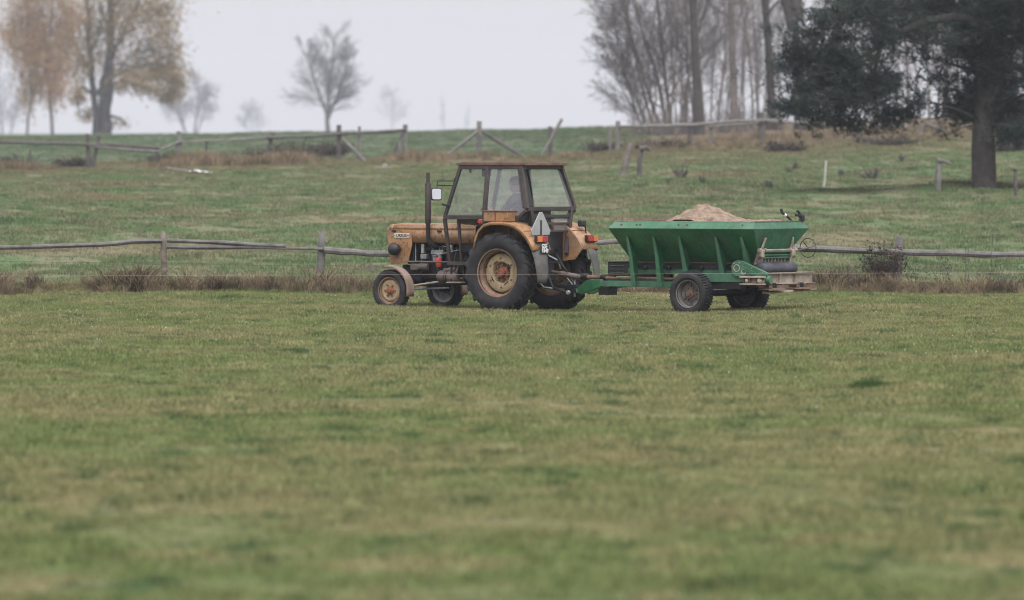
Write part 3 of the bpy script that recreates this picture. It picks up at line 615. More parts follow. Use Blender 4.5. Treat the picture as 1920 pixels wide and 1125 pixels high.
# ---- cab
cabp = {}
for sd_ in (1, -1):
    cabp[sd_] = dict(FT=Vector((.95, .56 * sd_, 2.375)), FM=Vector((1.20, .66 * sd_, 1.53)), FL=Vector((1.18, .54 * sd_, .80)), BT=Vector((.41, .565 * sd_, 2.375)), BB=Vector((.41, .67 * sd_, 1.57)),
                     CT=Vector((-.25, .56 * sd_, 2.375)), CB=Vector((-.44, .68 * sd_, 1.68)), DB=Vector((-.30, .67 * sd_, 1.57)), FS=Vector((1.185, .66 * sd_, 1.57)))
for sd_ in (1, -1):
    k = cabp[sd_]; up = (0, sd_, 0)
    P('front_pillar', MB().bar(k['FT'], k['FM'], .055, .05, up).bar(k['FM'], k['FL'], .055, .05, up), 'cab', bevel=.006)
    P('middle_pillar', MB().bar(k['BT'], k['BB'], .06, .05, up), 'cab', bevel=.006)
    P('rear_pillar', MB().bar(k['CT'], k['CB'], .07, .055, up), 'cab', bevel=.006)
    P('top_rail', MB().bar(k['FT'] + Vector((.02, 0, -.02)), k['CT'] + Vector((-.02, 0, -.02)), .05, .07, (0, 0, 1)), 'cab', bevel=.006)
    P('sill', MB().bar(k['FS'] + Vector((0, .002 * sd_, -.03)), k['DB'] + Vector((0, .002 * sd_, -.03)), .045, .07, (0, 0, 1)), 'cab', bevel=.006)
    P('door_corner', MB().bar(k['DB'] + Vector((0, 0, -.02)), k['CB'] + Vector((0, 0, -.02)), .05, .075, up), 'cab', bevel=.006)
    P('strut', MB().bar((.97, .60 * sd_, 1.55), (.95, .54 * sd_, .82), .045, .04), 'cab', bevel=.005)
    P('scuttle_panel', MB().slab([(.95, .64 * sd_, 1.52), (.45, .65 * sd_, 1.52), (.45, .60 * sd_, 1.40), (.95, .60 * sd_, 1.44)], .012), 'cab')
    P('rear_leg', MB().bar(k['CB'] + Vector((0, -.10 * sd_, 0)), (-.47, .40 * sd_, .95), .07, .06), 'cab', bevel=.006)
    off = Vector((0, .004 * sd_, 0))
    P('quarter_window', MB().slab([k['FT'] + Vector((-.02, 0, -.06)), k['BT'] + Vector((.02, 0, -.06)), k['BB'] + Vector((.02, 0, .0)), k['FS'] + Vector((-.03, 0, 0))], .006), 'glass')
    P('door_window', MB().slab([k['BT'] + Vector((-.02, 0, -.06)), k['CT'] + Vector((.03, 0, -.06)), k['CB'] + Vector((.03, -.004 * sd_, .0)), k['DB'], k['BB'] + Vector((-.02, 0, .0))], .006), 'dusty' if sd_ > 0 else 'glass')
    P('door_frame', MB().bar(k['BB'] + Vector((-.035, .004 * sd_, 0)), k['BT'] + Vector((-.035, .004 * sd_, -.05)), .03, .03, up).bar(k['CT'] + Vector((.05, .004 * sd_, -.05)), k['CB'] + Vector((.06, .004 * sd_, .02)), .03, .03, up), 'cab', bevel=.004)
kL, kR = cabp[1], cabp[-1]
P('rear_rail', MB().bar(kL['CB'], kR['CB'], .05, .065).bar(kL['CT'] + Vector((0, 0, -.02)), kR['CT'] + Vector((0, 0, -.02)), .05, .08), 'cab', bevel=.006)
P('front_rail', MB().bar(kL['FM'] + Vector((0, 0, .02)), kR['FM'] + Vector((0, 0, .02)), .05, .06).bar(kL['FT'] + Vector((0, 0, -.02)), kR['FT'] + Vector((0, 0, -.02)), .05, .07), 'cab', bevel=.006)
P('windscreen', MB().slab([kL['FT'] + Vector((.01, -.03, -.06)), kR['FT'] + Vector((.01, .03, -.06)), kR['FM'] + Vector((0, .03, .05)), kL['FM'] + Vector((0, -.03, .05))], .006), 'glass')
def lerp(a, b, f): return a + (b - a) * f
P('rear_window', MB().slab([lerp(kL['CT'], kR['CT'], .17) + Vector((-.01, 0, -.07)), lerp(kL['CT'], kR['CT'], .96) + Vector((-.01, 0, -.07)), lerp(kL['CB'], kR['CB'], .96) + Vector((0, 0, .035)), lerp(kL['CB'], kR['CB'], .17) + Vector((0, 0, .035))], .006), 'rearglass')
P('rear_window_panel', MB().slab([lerp(kL['CT'], kR['CT'], .035) + Vector((.05, 0, -.07)), lerp(kL['CT'], kR['CT'], .165) + Vector((.05, 0, -.07)), lerp(kL['CB'], kR['CB'], .18) + Vector((.05, 0, .035)), lerp(kL['CB'], kR['CB'], .05) + Vector((.05, 0, .035))], .03), 'black')  # plain dark panel just inside the rear glass, next to the left pillar
rf = P('cab_roof', MB().slab([(1.01, .60, 2.405), (1.01, -.60, 2.405), (-.335, -.60, 2.405), (-.335, .60, 2.405)], .045), 'roofpaint', bevel=.008)
P('roof_crown', MB().slab([(.97, .55, 2.432), (.97, -.55, 2.432), (-.30, -.55, 2.432), (-.30, .55, 2.432)], .012), 'roofpaint', rf, bevel=.004)
P('roof_gutter', MB().bar((-.345, .605, 2.40), (-.345, -.605, 2.40), .02, .03), 'rusty', rf)
# rear lower body of the cab
P('rear_lower_frame', MB().bar((-.44, -.55, 1.56), (-.44, .55, 1.56), .03, .05).bar((-.45, -.50, 1.44), (-.45, .50, 1.44), .03, .035).bar((-.46, -.48, 1.32), (-.46, .48, 1.32), .03, .03), 'limebeam' if False else 'cab', bevel=.004)
P('rear_lower_panel', MB().slab([(-.40, .62, 1.65), (-.40, -.05, 1.65), (-.43, -.05, .95), (-.43, .50, .95)], .01), 'black')
P('rear_lower_window', MB().slab([(-.425, -.10, 1.63), (-.425, -.56, 1.63), (-.455, -.46, 1.33), (-.455, -.06, 1.33)], .006), 'rearglass')
P('rear_wall', MB().slab([(-.36, -.44, 1.30), (-.36, .44, 1.30), (-.36, .44, .80), (-.36, -.44, .80)], .02), 'black')
P('cab_floor', MB().bb(-.34, 1.14, -.43, .43, .84, .86), 'black')
P('interior_lamp', MB().box((-.22, .50, 2.02), (.07, .08, .13)).bar((-.22, .50, 2.08), (-.24, .53, 2.16), .02), 'rusty', bevel=.015)
P('wiper_motor', MB().bb(.44, .56, .42, .53, 2.20, 2.33), 'black', bevel=.01)
P('grab_hook', MB().bar((.78, .53, 2.33), (.78, .53, 2.26), .03), 'black')
# mirror
mrm = Matrix.Translation((1.20, .90, 1.915)) @ Matrix.Rotation(R(-30), 4, 'Z') @ Matrix.Rotation(R(5), 4, 'Y')
def rrect(hw_, hh_, r_): return [(sy * (hw_ - r_) + r_ * math.cos(a), sz * (hh_ - r_) + r_ * math.sin(a)) for sy, sz, q0 in ((1, 1, 0), (-1, 1, 90), (-1, -1, 180), (1, -1, 270)) for a in (R(q0), R(q0 + 30), R(q0 + 60), R(q0 + 90))]
mr_ = P('mirror', MB().slab([mrm @ Vector((0, a, b)) for a, b in rrect(.095, .10, .035)], .04), 'black', bevel=.006)
P('mirror_glass', MB().slab([mrm @ Vector((-.0225, a, b)) for a, b in rrect(.080, .085, .028)], .004), 'mirror', mr_)
P('mirror_arm', MB().tube([(1.03, .59, 2.13), (1.20, .86, 2.13), (1.20, .88, 1.99)], .009, 6).tube([(1.06, .60, 2.05), (1.20, .86, 2.06)], .009, 6).bar((1.03, .60, 2.17), (1.06, .60, 2.0), .03), 'steel', mr_)
P('lamp_stub', MB().bar((1.11, .64, 1.72), (1.20, .74, 1.75), .045, .03), 'steel')
# work lamp on the far fender
wl = P('work_lamp', MB().box((-.57, -.70, 1.44), (.10, .16, .11), Matrix.Rotation(R(12), 3, 'Z')), 'black', bevel=.025)
P('lamp_stalk', MB().tube([(-.58, -.78, 1.40), (-.585, -.79, 1.30), (-.60, -.80, 1.22)], .011, 6), 'steel', wl)
# driver's place
st = P('driver_seat', MB().bb(-.06, .36, -.22, .22, 1.18, 1.27), 'black', bevel=.03)
P('backrest', MB().box((-.10, 0, 1.44), (.08, .42, .34), Matrix.Rotation(R(-8), 3, 'Y')), 'black', st, bevel=.03)
P('seat_base', MB().bb(.02, .26, -.14, .14, .86, 1.18), 'steel', st)
sw = P('steering_wheel', MB().lathe((0, 0, 0), [(.19 + .014 * math.cos(a), .014 * math.sin(a)) for a in np.linspace(0, 6.283, 9)[:-1]], 28, axis='w', closed=True).bar((-.19, 0, 0), (.19, 0, 0), .02).bar((0, 0, 0), (0, .19, 0), .02), 'black')
sw.data.transform(Matrix.Translation((.72, 0, 1.60)) @ Matrix.Rotation(R(-28), 4, 'Y'))
P('steering_column', MB().tube([(.72, 0, 1.60), (.92, 0, 1.20)], .03, 10), 'black', sw)
P('dashboard', MB().bb(.90, 1.12, -.26, .26, 1.40, 1.52), 'black', bevel=.03)
P('gear_lever', MB().tube([(.5, .1, .9), (.55, .12, 1.25)], .01, 6), 'steel')
# three point linkage and hitch
for sd_ in (1, -1):
    ll = P('lower_link', MB().tube([(-.25, .24 * sd_, .46), (-.75, .34 * sd_, .40), (-1.0, .36 * sd_, .34)], [.028, .026, .022], 8), 'steel')
    P('ball_end', MB().lathe((-1.03, .36 * sd_, .335), [(.0, -.03), (.03, -.025), (.04, 0), (.03, .025), (0, .03)], 10), 'pale', ll)
    P('lift_rod', MB().tube([(-.36, .22 * sd_, .98), (-.70, .33 * sd_, .42)], .018, 8), 'steel')
    P('lift_arm', MB().bar((-.18, .21 * sd_, 1.0), (-.44, .23 * sd_, 1.0), .035, .05), 'steel')
    P('check_chain', MB().tube([(-.40, .45 * sd_, .60), (-.60, .43 * sd_, .42), (-.72, .36 * sd_, .40)], .012, 6), 'pale')
P('top_link', MB().tube([(-.42, .02, .90), (-.62, .05, .82), (-.68, .08, .70)], .022, 8), 'steel')
P('hydraulic_hose', MB().tube([(-.42, .20, .98), (-.58, .24, .92), (-.68, .18, .86), (-.60, .1, .80)], .012, 6), 'pale')
P('hydraulic_hose', MB().tube([(-.42, .28, .92), (-.55, .32, .86), (-.62, .26, .80), (-.72, .2, .84), (-.80, .05, .66)], .012, 6), 'steel')
hk = P('drawbar_hook', MB().bb(-.95, -.30, -.05, .05, .40, .46).bb(-.97, -.85, -.07, .07, .33, .39), 'steel', bevel=.008)
P('hitch_pin', MB().tube([(-.91, 0, .54), (-.91, 0, .26)], .016, 8), 'pale', hk)

# ------------------------------------------------------------------ driver
def skinned(name, joints, edges, root, sub=2):
    me = bpy.data.meshes.new(name); names = list(joints); ix = {n_: i for i, n_ in enumerate(names)}
    me.from_pydata([joints[n_][0] for n_ in names], [(ix[a], ix[b]) for a, b in edges], [])
    o = bpy.data.objects.new(name, me); col.objects.link(o)
    o.modifiers.new('skin', 'SKIN'); sb = o.modifiers.new('sub', 'SUBSURF'); sb.levels = sub; sb.render_levels = sub
    for n_, i in ix.items():
        r_ = joints[n_][1]; me.skin_vertices[0].data[i].radius = r_ if isinstance(r_, tuple) else (r_, r_); me.skin_vertices[0].data[i].use_root = (n_ == root)
    bpy.context.view_layer.update()
    m2 = bpy.data.meshes.new_from_object(o.evaluated_get(bpy.context.evaluated_depsgraph_get())); bpy.data.objects.remove(o)
    return m2
J = {'pelvis': ((.16, 0, 1.36), (.16, .12)), 'belly': ((.15, 0, 1.52), (.165, .125)), 'chest': ((.17, 0, 1.72), (.19, .125)), 'collar': ((.19, 0, 1.86), (.15, .09)), 'neck': ((.225, 0, 1.95), .058),
     'jaw': ((.275, .012, 2.02), (.066, .075)), 'brow': ((.275, .015, 2.11), (.078, .095)), 'crown': ((.265, .015, 2.175), (.062, .075)), 'nose': ((.375, .03, 2.075), .014), 'chin': ((.335, .02, 2.00), .03),
     'ear_left': ((.262, .092, 2.075), (.012, .026)), 'ear_right': ((.262, -.066, 2.075), (.012, .026))}
Ed = [('pelvis', 'belly'), ('belly', 'chest'), ('chest', 'collar'), ('collar', 'neck'), ('neck', 'jaw'), ('jaw', 'brow'), ('brow', 'crown'), ('brow', 'nose'), ('jaw', 'chin'), ('brow', 'ear_left'), ('brow', 'ear_right')]
for nm, sd_ in (('left', 1), ('right', -1)):
    J.update({'shoulder_' + nm: ((.18, .20 * sd_, 1.82), .075), 'elbow_' + nm: ((.36, .27 * sd_, 1.57), .056), 'wrist_' + nm: ((.56, .20 * sd_, 1.635), .034), 'palm_' + nm: ((.62, .185 * sd_, 1.655), (.022, .038)),
              'hip_' + nm: ((.20, .105 * sd_, 1.345), .098), 'knee_' + nm: ((.60, .17 * sd_, 1.35), .072), 'ankle_' + nm: ((.74, .17 * sd_, .97), .05), 'heel_' + nm: ((.71, .17 * sd_, .915), .045), 'toe_' + nm: ((.92, .18 * sd_, .90), (.045, .03))})
    Ed += [('collar', 'shoulder_' + nm), ('shoulder_' + nm, 'elbow_' + nm), ('elbow_' + nm, 'wrist_' + nm), ('wrist_' + nm, 'palm_' + nm), ('pelvis', 'hip_' + nm), ('hip_' + nm, 'knee_' + nm), ('knee_' + nm, 'ankle_' + nm), ('ankle_' + nm, 'heel_' + nm), ('heel_' + nm, 'toe_' + nm)]
    for f in range(4):
        a_, b_ = 'finger%d_a_%s' % (f, nm), 'finger%d_b_%s' % (f, nm); oz = .028 - .018 * f
        J[a_] = ((.665 - .004 * f, (.185 + .01) * sd_, 1.675 + oz), .0095); J[b_] = ((.675 - .004 * f, (.165) * sd_, 1.650 + oz), .0085); Ed += [('palm_' + nm, a_), (a_, b_)]
    J['thumb_a_' + nm] = ((.60, .165 * sd_, 1.69), .011); J['thumb_b_' + nm] = ((.635, .150 * sd_, 1.70), .0095); Ed += [('palm_' + nm, 'thumb_a_' + nm), ('thumb_a_' + nm, 'thumb_b_' + nm)]
M['skin'] = paint('skin', (.42, .25, .19), .6, var=.08, bump=0); M['jacket'] = paint('dark_blue_grey_jacket', (.045, .048, .065), .9, var=.15, bump=.003); M['trousers'] = paint('dark_trousers', (.035, .035, .042), .9, var=.15, bump=0)
M['hair'] = paint('dark_hair', (.045, .035, .030), .8, var=.2, bump=0)
pm = skinned('person', J, Ed, 'pelvis')
pm.materials.clear()
for k in ('jacket', 'skin', 'trousers'): pm.materials.append(M[k])
for f in pm.polygons:
    c = f.center; f.use_smooth = True
    f.material_index = 1 if (c.z > 1.93 or c.x > .57 and c.z > 1.58 and abs(c.y) < .26) else (2 if (c.z < 1.40) else 0)
person = bpy.data.objects.new('person', pm); col.objects.link(person); person.location = tr.location; person.rotation_euler = tr.rotation_euler
tag(person, 'driver in a dark jacket seated in the cab of the tractor', 'person')
hm = MB().lathe((.262, .014, 2.108), [(0, .098), (.045, .092), (.075, .068), (.090, .03), (.092, -.01), (.086, -.05)], 20, axis='w')
hm.v = [((.262 + (x_ - .262) * 1.12) - .012 - max(0, (2.12 - z_)) * .55 * max(0, (x_ - .24) * 12), y_, z_) for x_, y_, z_ in hm.v]
P('hair', hm, 'hair', person, smooth=80)

# ------------------------------------------------------------------ spreader
SU = -3.70; SO = (SU, 0, 0)
def loc2w(u, v, wv=0):
    p = Matrix.Rotation(TH, 3, 'Z') @ Vector((u, v, wv)); return Vector((OX + p.x, OY + p.y, TZ + wv))
sl = loc2w(SU, 0)
sp = empty('lime_spreader', (sl.x, sl.y, TZ), TH, 'green hopper spreader trailer hitched behind the tractor', 'spreader')
def S(name, mb, m, parent=sp, **k): return mb.build(name, M[m], parent, org=SO, **k)
# hopper: rim band, four sloping panels
FU, RU, HW = -2.11, -4.86, .80
top = {'fl': (FU - .06, .70, 1.495), 'fr': (FU - .06, -.70, 1.495), 'rl': (RU + .06, .70, 1.495), 'rr': (RU + .06, -.70, 1.495)}
mid = {'fl': (FU, HW, 1.38), 'fr': (FU, -HW, 1.38), 'rl': (RU, HW, 1.38), 'rr': (RU, -HW, 1.38)}
bot = {'fl': (-2.23, .30, .85), 'fr': (-2.23, -.30, .85), 'rl': (-4.63, .30, .85), 'rr': (-4.63, -.30, .85)}
for a, b in (('fl', 'rl'), ('fr', 'rr'), ('fl', 'fr'), ('rl', 'rr')):
    S('rim_band', MB().slab([mid[a], mid[b], top[b], top[a]], .008), 'greend' if (a, b) != ('rl', 'rr') else 'greend')
    S('rim_lip', MB().bar(Vector(top[a]), Vector(top[b]), .03, .012), 'limebeam' if a == 'fl' and b == 'rl' else 'rusty')
    S('hopper_panel', MB().slab([mid[a], mid[b], bot[b], bot[a]], .008), 'greenr' if (a, b) == ('rl', 'rr') else 'green')
S('hopper_floor', MB().bb(-4.62, -2.24, -.30, .30, .83, .85), 'rusty')
for u in (-2.33, -2.62, -2.69, -3.42, -3.58, -4.62):
    S('rim_bolt', MB().lathe((u, .757, 1.44), [(.016, -.01), (.016, .012), (0, .012)], 6), 'rusty')
# ribs
for sd_ in (1, -1):
    for i, (u, wb) in enumerate(((-2.38, .46), (-2.88, .46), (-3.37, .69), (-4.06, .67), (-4.54, .84))):
        vo = lambda wv: .30 + (wv - .85) / .53 * .50
        outer = [(.69, 1.25), (.60, .95), (.53, wb)] if wb < .8 else [(.69, 1.25), (.62, 1.05), (.57, wb)]
        inner = [(.67, 1.25), (vo(1.0) + .004, 1.0), (.36, .87), (.40, wb)] if wb < .8 else [(.67, 1.25), (vo(1.0) + .004, 1.0), (.40, wb)]
        poly = [(u, v * sd_, wv) for v, wv in outer + inner[::-1]]
        rb = S('hopper_rib', MB().slab(poly, .012), 'green')
        S('rib_flange', MB().slab([(u - .035, (.69 + .006) * sd_, 1.25), (u + .012, .696 * sd_, 1.25), (u + .012, (outer[1][0] + .006) * sd_, outer[1][1]), (u + .012, (outer[2][0] + .006) * sd_, wb), (u - .075, (outer[2][0] + .006) * sd_, wb), (u - .055, (outer[1][0] + .006) * sd_, outer[1][1])], .008), 'greend', rb)
# chassis
for sd_ in (1, -1):
    S('chassis_beam', MB().bb(-3.34, -1.72, .40 * sd_, .46 * sd_, .445, .535), 'greend', bevel=.005)
    S('chassis_beam', MB().bb(-4.54, -3.36, .50 * sd_, .62 * sd_, .54, .675), 'greend', bevel=.005)
    S('upper_rail', MB().bb(-4.6, -2.2, .33 * sd_, .38 * sd_, .66, .74), 'greend', bevel=.004)
    S('floor_rail', MB().bb(-4.62, -2.22, .29 * sd_, .34 * sd_, .79, .83), 'steel', bevel=.004)
    S('under_beam', MB().bb(-4.5, -3.40, .47 * sd_, .60 * sd_, .43, .537), 'steel', bevel=.005)
    S('drawbar_arm', MB().slab([(-1.73, .43 * sd_, .56), (-1.73, .43 * sd_, .44), (-1.10, .10 * sd_, .30), (-1.05, .09 * sd_, .42), (-1.30, .20 * sd_, .54)], .05), 'green', bevel=.006)
for u in (-1.78, -2.42, -3.32, -4.45): S('cross_member', MB().bb(u - .04, u + .04, -.40, .40, .46, .53), 'steel', bevel=.004)
S('drawbar_eye', MB().lathe((-.95, 0, .365), [(.045 + .02 * math.cos(a), .02 * math.sin(a)) for a in np.linspace(0, 6.283, 9)[:-1]], 16, axis='w', closed=True).bb(-1.14, -1.0, -.09, .09, .33, .40), 'greend', bevel=0)
S('parking_leg', MB().bb(-1.66, -1.45, -.12, .12, .30, .44), 'black', bevel=.01)
# axle and wheels
S('axle', MB().tube([(SU, .74, .355), (SU, -.74, .355)], .05, 12), 'steel')
for sd_ in (1, -1):
    S('spring_block', MB().bb(SU - .12, SU + .12, .48 * sd_, .58 * sd_, .36, .44), 'steel', bevel=.01)
    c = (SU, .82 * sd_, .355)
    wh = S('wheel', MB().lathe(c, [(.205, .10), (.222, .108), (.222, .095), (.205, .08), (.195, .05), (.19, -.06), (.21, -.1), (.222, -.105)], 40, sd_), 'dustrim')
    tyre(c, sd_, .362, .265, .215, 44, 'rib', .014).build('tyre', M['rubber'], wh, org=SO, fix=False)
    S('disc', MB().lathe(c, [(.192, -.02), (.18, .0), (.13, -.01), (.10, .01), (.07, .015)], 36, sd_), 'dustrim', wh)
    S('hub', MB().lathe(c, [(.072, .0), (.065, .05), (.04, .06), (.035, .085), (0, .09)], 18, sd_), 'rusty', wh)
    for b in nuts(c, sd_, .10, 6, .012, .014, .03): S('wheel_nut', b, 'rusty', wh)
    for k in range(6):
        a = k * math.pi / 3 + .5; S('disc_rib', MB().bar((c[0] + .07 * math.cos(a), c[1] + .012 * sd_, c[2] + .07 * math.sin(a)), (c[0] + .165 * math.cos(a), c[1] + .004 * sd_, c[2] + .165 * math.sin(a)), .018, .02, (0, 1, 0)), 'flap', wh)
# front gear housing with louvres, power shaft
gh = S('gear_housing', MB().bb(-2.12, -1.70, -.25, .22, .61, .83), 'black', bevel=.008)
S('housing_cap', MB().bb(-2.14, -1.68, -.27, .24, .832, .85), 'flap', gh, bevel=.004)
for k in range(3): S('louvre', MB().bb(-2.02, -1.76, .222, .235, .66 + .055 * k, .672 + .055 * k), 'flap', gh)
S('housing_arm', MB().bb(-2.8, -2.14, .05, .20, .60, .68), 'steel', gh, bevel=.006)
sh = S('power_shaft', MB().tube([(-.46, 0, .66), (-.98, .02, .585), (-1.60, .03, .575), (-1.72, .03, .60)], [.03, .032, .032, .028], 12), 'rusty')
S('shaft_guard', MB().tube([(-.62, .01, .635), (-1.0, .02, .583)], .045, 12), 'brownt', sh)
for u, wv in ((-1.12, .585), (-1.5, .578)): S('universal_joint', MB().lathe((u, .02, wv), [(.0, -.06), (.05, -.055), (.058, 0), (.05, .055), (0, .06)], 12, axis='u'), 'steel', sh)
S('pipe', MB().tube([(-1.72, .30, .575), (-3.36, .38, .575)], .022, 8), 'rusty')
S('gap_strip', MB().bb(-4.5, -2.4, .385, .40, .74, .80), 'steel')  # dark strip whose colour stands in for the shaded gap under the hopper
for u in (-2.55, -3.0, -3.62, -4.22): S('roller_bearing', MB().lathe((u, .40, .76), [(.04, -.02), (.04, .03), (.02, .04), (0, .04)], 12), 'steel')
# rear machinery
gc = S('gear_cover', MB().slab([(-4.36, .66, .80), (-4.40, .66, .86), (-4.47, .66, .885), (-4.56, .66, .88), (-5.02, .66, .70), (-5.02, .66, .645), (-4.44, .66, .635), (-4.37, .66, .70)], .06), 'greend', bevel=.008)
for u, wv, r_ in ((-4.47, .765, .06), (-4.60, .71, .045)): S('cover_ring', MB().lathe((u, .695, wv), [(r_, -.01), (r_, .006), (r_ - .012, .006), (r_ - .012, -.01)], 20), 'limebeam', gc)
for u, wv in ((-4.42, .84), (-4.52, .85), (-4.75, .77), (-4.95, .70)): S('cover_bolt', MB().lathe((u, .692, wv), [(.012, -.004), (.012, .01), (0, .01)], 6), 'limebeam', gc)
ro = S('conveyor_roller', MB().lathe((-4.76, 0, .755), [(0, -.50), (.06, -.50), (.098, -.48), (.104, -.44), (.104, .44), (.098, .48), (.06, .50), (0, .50)], 26), 'roller')
S('roller_shaft', MB().tube([(-4.76, -.56, .755), (-4.76, .64, .755)], .025, 10), 'steel', ro)
bm_ = S('rear_beam', MB().slab([(-4.92, .60, .675), (-4.92, -.80, .69), (-4.92, -.80, .525), (-4.92, .60, .515)], .012).bb(-4.99, -4.92, -.80, .60, .683, .693).bb(-4.99, -4.92, -.80, .60, .515, .523), 'limebeam', bevel=0)
for v in (.20, -.25): S('beam_gusset', MB().slab([(-4.985, v, .68), (-4.928, v, .68), (-4.928, v, .525), (-4.96, v, .525)], .01), 'limebeam', bm_)
dgb = S('drive_gearbox', MB().bb(-4.98, -4.60, .58, .70, .52, .63), 'limebeam', bevel=.012)
S('gearbox_rail', MB().bb(-5.02, -4.56, .70, .76, .615, .64), 'limebeam', dgb, bevel=.004); S('gearbox_rail', MB().bb(-5.02, -4.56, .70, .76, .505, .525), 'limebeam', dgb, bevel=.004)
for u_ in (-4.62, -4.74, -4.86): S('gearbox_web', MB().slab([(u_, .70, .613), (u_, .75, .613), (u_, .73, .527), (u_, .70, .527)], .012), 'rusty', dgb)
for u_, r_ in ((-4.68, .03), (-4.92, .042)): S('gearbox_boss', MB().lathe((u_, .70, .57), [(r_, -.01), (r_, .04), (r_ * .5, .055), (0, .055)], 14), 'limebeam', dgb)
S('gearbox_cap', MB().lathe((-5.04, .62, .585), [(0, -.02), (.06, -.02), (.065, 0), (.065, .05)], 18, axis='u'), 'greend')
for v in (.42, -.38):
    d_ = S('spinner_disc', MB().lathe((-4.98, v, .44), [(0, .012), (.10, .01), (.26, .0), (.26, -.01), (0, -.01)], 28, axis='w'), 'rusty')
    S('spindle', MB().tube([(-4.98, v, .45), (-4.98, v, .53)], .045, 12), 'steel', d_)
    for k in range(4):
        a = k * math.pi / 2 + .3; S('vane', MB().bar((-4.98 + .06 * math.cos(a), v + .06 * math.sin(a), .475), (-4.98 + .25 * math.cos(a), v + .25 * math.sin(a), .475), .008, .045), 'rusty', d_)
S('guard_plate', MB().slab([(-4.86, .56, .385), (-4.86, -.80, .415), (-5.00, -.82, .425), (-5.00, .56, .375)], .03), 'limebeam', bevel=.004)
for v in (.5, -.7): S('guard_hanger', MB().bar((-4.90, v, .39), (-4.90, v, .53), .03), 'rusty')
def rp(v, wv, d_=.0): return (-4.86 + (1.38 - wv) / .53 * .23 - d_, v, wv)                # point on the rear panel
S('gate_shaft', MB().tube([rp(.52, 1.045, .06), rp(-.60, 1.045, .06)], .016, 8), 'limebeam')
for v_ in (.50, .36, -.38, -.52): S('shaft_collar', MB().lathe(rp(v_, 1.045, .06), [(.034, -.02), (.034, .02), (0, .02)], 10), 'limebeam')
for sd_ in (1, -1):
    S('side_plate', MB().slab([rp(.50 * sd_, 1.03, .02), rp(.42 * sd_, 1.03, .10), rp(.40 * sd_, .82, .14), rp(.46 * sd_, .82, .02)], .012), 'limebeam')
S('drive_belt_guard', MB().bar((-4.62, .70, .76), (-4.98, .70, .60), .03, .05), 'greend')
gt = S('rear_gate', MB().slab([rp(.40, 1.04, .03), rp(-.44, 1.04, .03), rp(-.40, .88, .03), rp(.36, .88, .03)], .012), 'green')
for wv, rr in ((1.02, .014), (.965, .014), (.925, .018)): S('gate_bar', MB().tube([rp(.44, wv, .07), rp(-.46, wv, .07)], rr, 8), 'greend', gt)
S('gate_edge', MB().bar(rp(.42, .87, .05), rp(-.42, .87, .05), .03, .02), 'rusty', gt)
for k in range(7):
    v = .26 - k * .095; S('tine', MB().tube([rp(v, .925, .075), rp(v, .84, .085), rp(v + .015, .80, .13)], .008, 6), 'limebeam', gt)
for v in (.44, -.46):
    br_ = S('gate_bracket', MB().slab([rp(v * .86, 1.24, .02), rp(v * .92, 1.24, .02), rp(v * 1.08, 1.0, .07), rp(v * 1.06, .87, .05), rp(v * .92, .87, .03), rp(v * .90, 1.0, .03)], .03), 'limebeam', bevel=.004)
    S('bracket_block', MB().box(rp(v, .99, .08), (.07, .10, .12)), 'limebeam', br_, bevel=.015)
    S('bracket_bolt', MB().lathe(rp(v * 1.1, .95, .08), [(.03, -.04), (.03, .05), (0, .05)], 8), 'rusty', br_)
hwh = S('hand_wheel', MB().lathe((-4.80, -.88, 1.07), [(.15 + .007 * math.cos(a), .007 * math.sin(a)) for a in np.linspace(0, 6.283, 7)[:-1]], 36, closed=True), 'black')
S('wheel_spoke', MB().bar((-4.80, -.88, 1.07), (-4.70, -.88, 1.18), .012).bar((-4.80, -.88, 1.07), (-4.93, -.88, 1.10), .006), 'black', hwh)
S('wheel_shaft', MB().tube([(-4.80, -.88, 1.07), (-4.72, -.50, 1.0)], .012, 8), 'rusty', hwh)
ch_ = S('hose_coupling', MB().tube([(-4.72, -.52, 1.50), (-4.70, -.44, 1.56), (-4.66, -.34, 1.63), (-4.64, -.33, 1.69)], [.018, .020, .022, .026], 8), 'black')
S('hose_clip', MB().tube([(-4.688, -.40, 1.585), (-4.676, -.37, 1.605)], .026, 8), 'letter', ch_)
S('hose_coupling', MB().tube([(-4.80, -.70, 1.49), (-4.80, -.70, 1.57), (-4.77, -.64, 1.60), (-4.76, -.58, 1.59)], [.045, .05, .03, .022], 8).tube([(-4.80, -.70, 1.55), (-4.79, -.62, 1.645), (-4.77, -.59, 1.66)], [.018, .018, .02], 6), 'black')
# heap of lime
b = MB(); nu_, nv_ = 72, 34; rl = random.Random(3)
gu = np.linspace(-4.78, -2.2, nu_); gv = np.linspace(-.70, .70, nv_)
UU, VV = np.meshgrid(gu, gv, indexing='ij')
pk = np.interp(UU, [-4.78, -4.35, -4.15, -4.05, -3.85, -3.62, -3.50, -3.36, -3.1, -2.72, -2.5, -2.2], [1.495, 1.505, 1.515, 1.55, 1.63, 1.70, 1.735, 1.745, 1.67, 1.49, 1.38, 1.30])
HZ = np.minimum(pk - np.abs(VV) * np.interp(UU, [-4.78, -4.3, -3.8, -2.7, -2.2], [.02, .06, .30, .25, .05]), pk)
HZ = HZ + .016 * lowf(UU, VV, 9, 31) + .012 * lowf(UU, VV, 24, 32) + np.random.RandomState(2).normal(0, .008, UU.shape)
HZ = np.minimum(HZ, 1.50 + np.maximum(0, (.72 - np.abs(VV)) * 1.2) * 1.0)
inset = .66 + .04 * np.clip((HZ - 1.38) / .12, -1, 0) * 4
for i in range(nu_):
    for j in range(nv_): b.v.append((UU[i, j], VV[i, j] / .70 * max(.5, min(.665, .665 + (HZ[i, j] - 1.49) * .9)), HZ[i, j]))
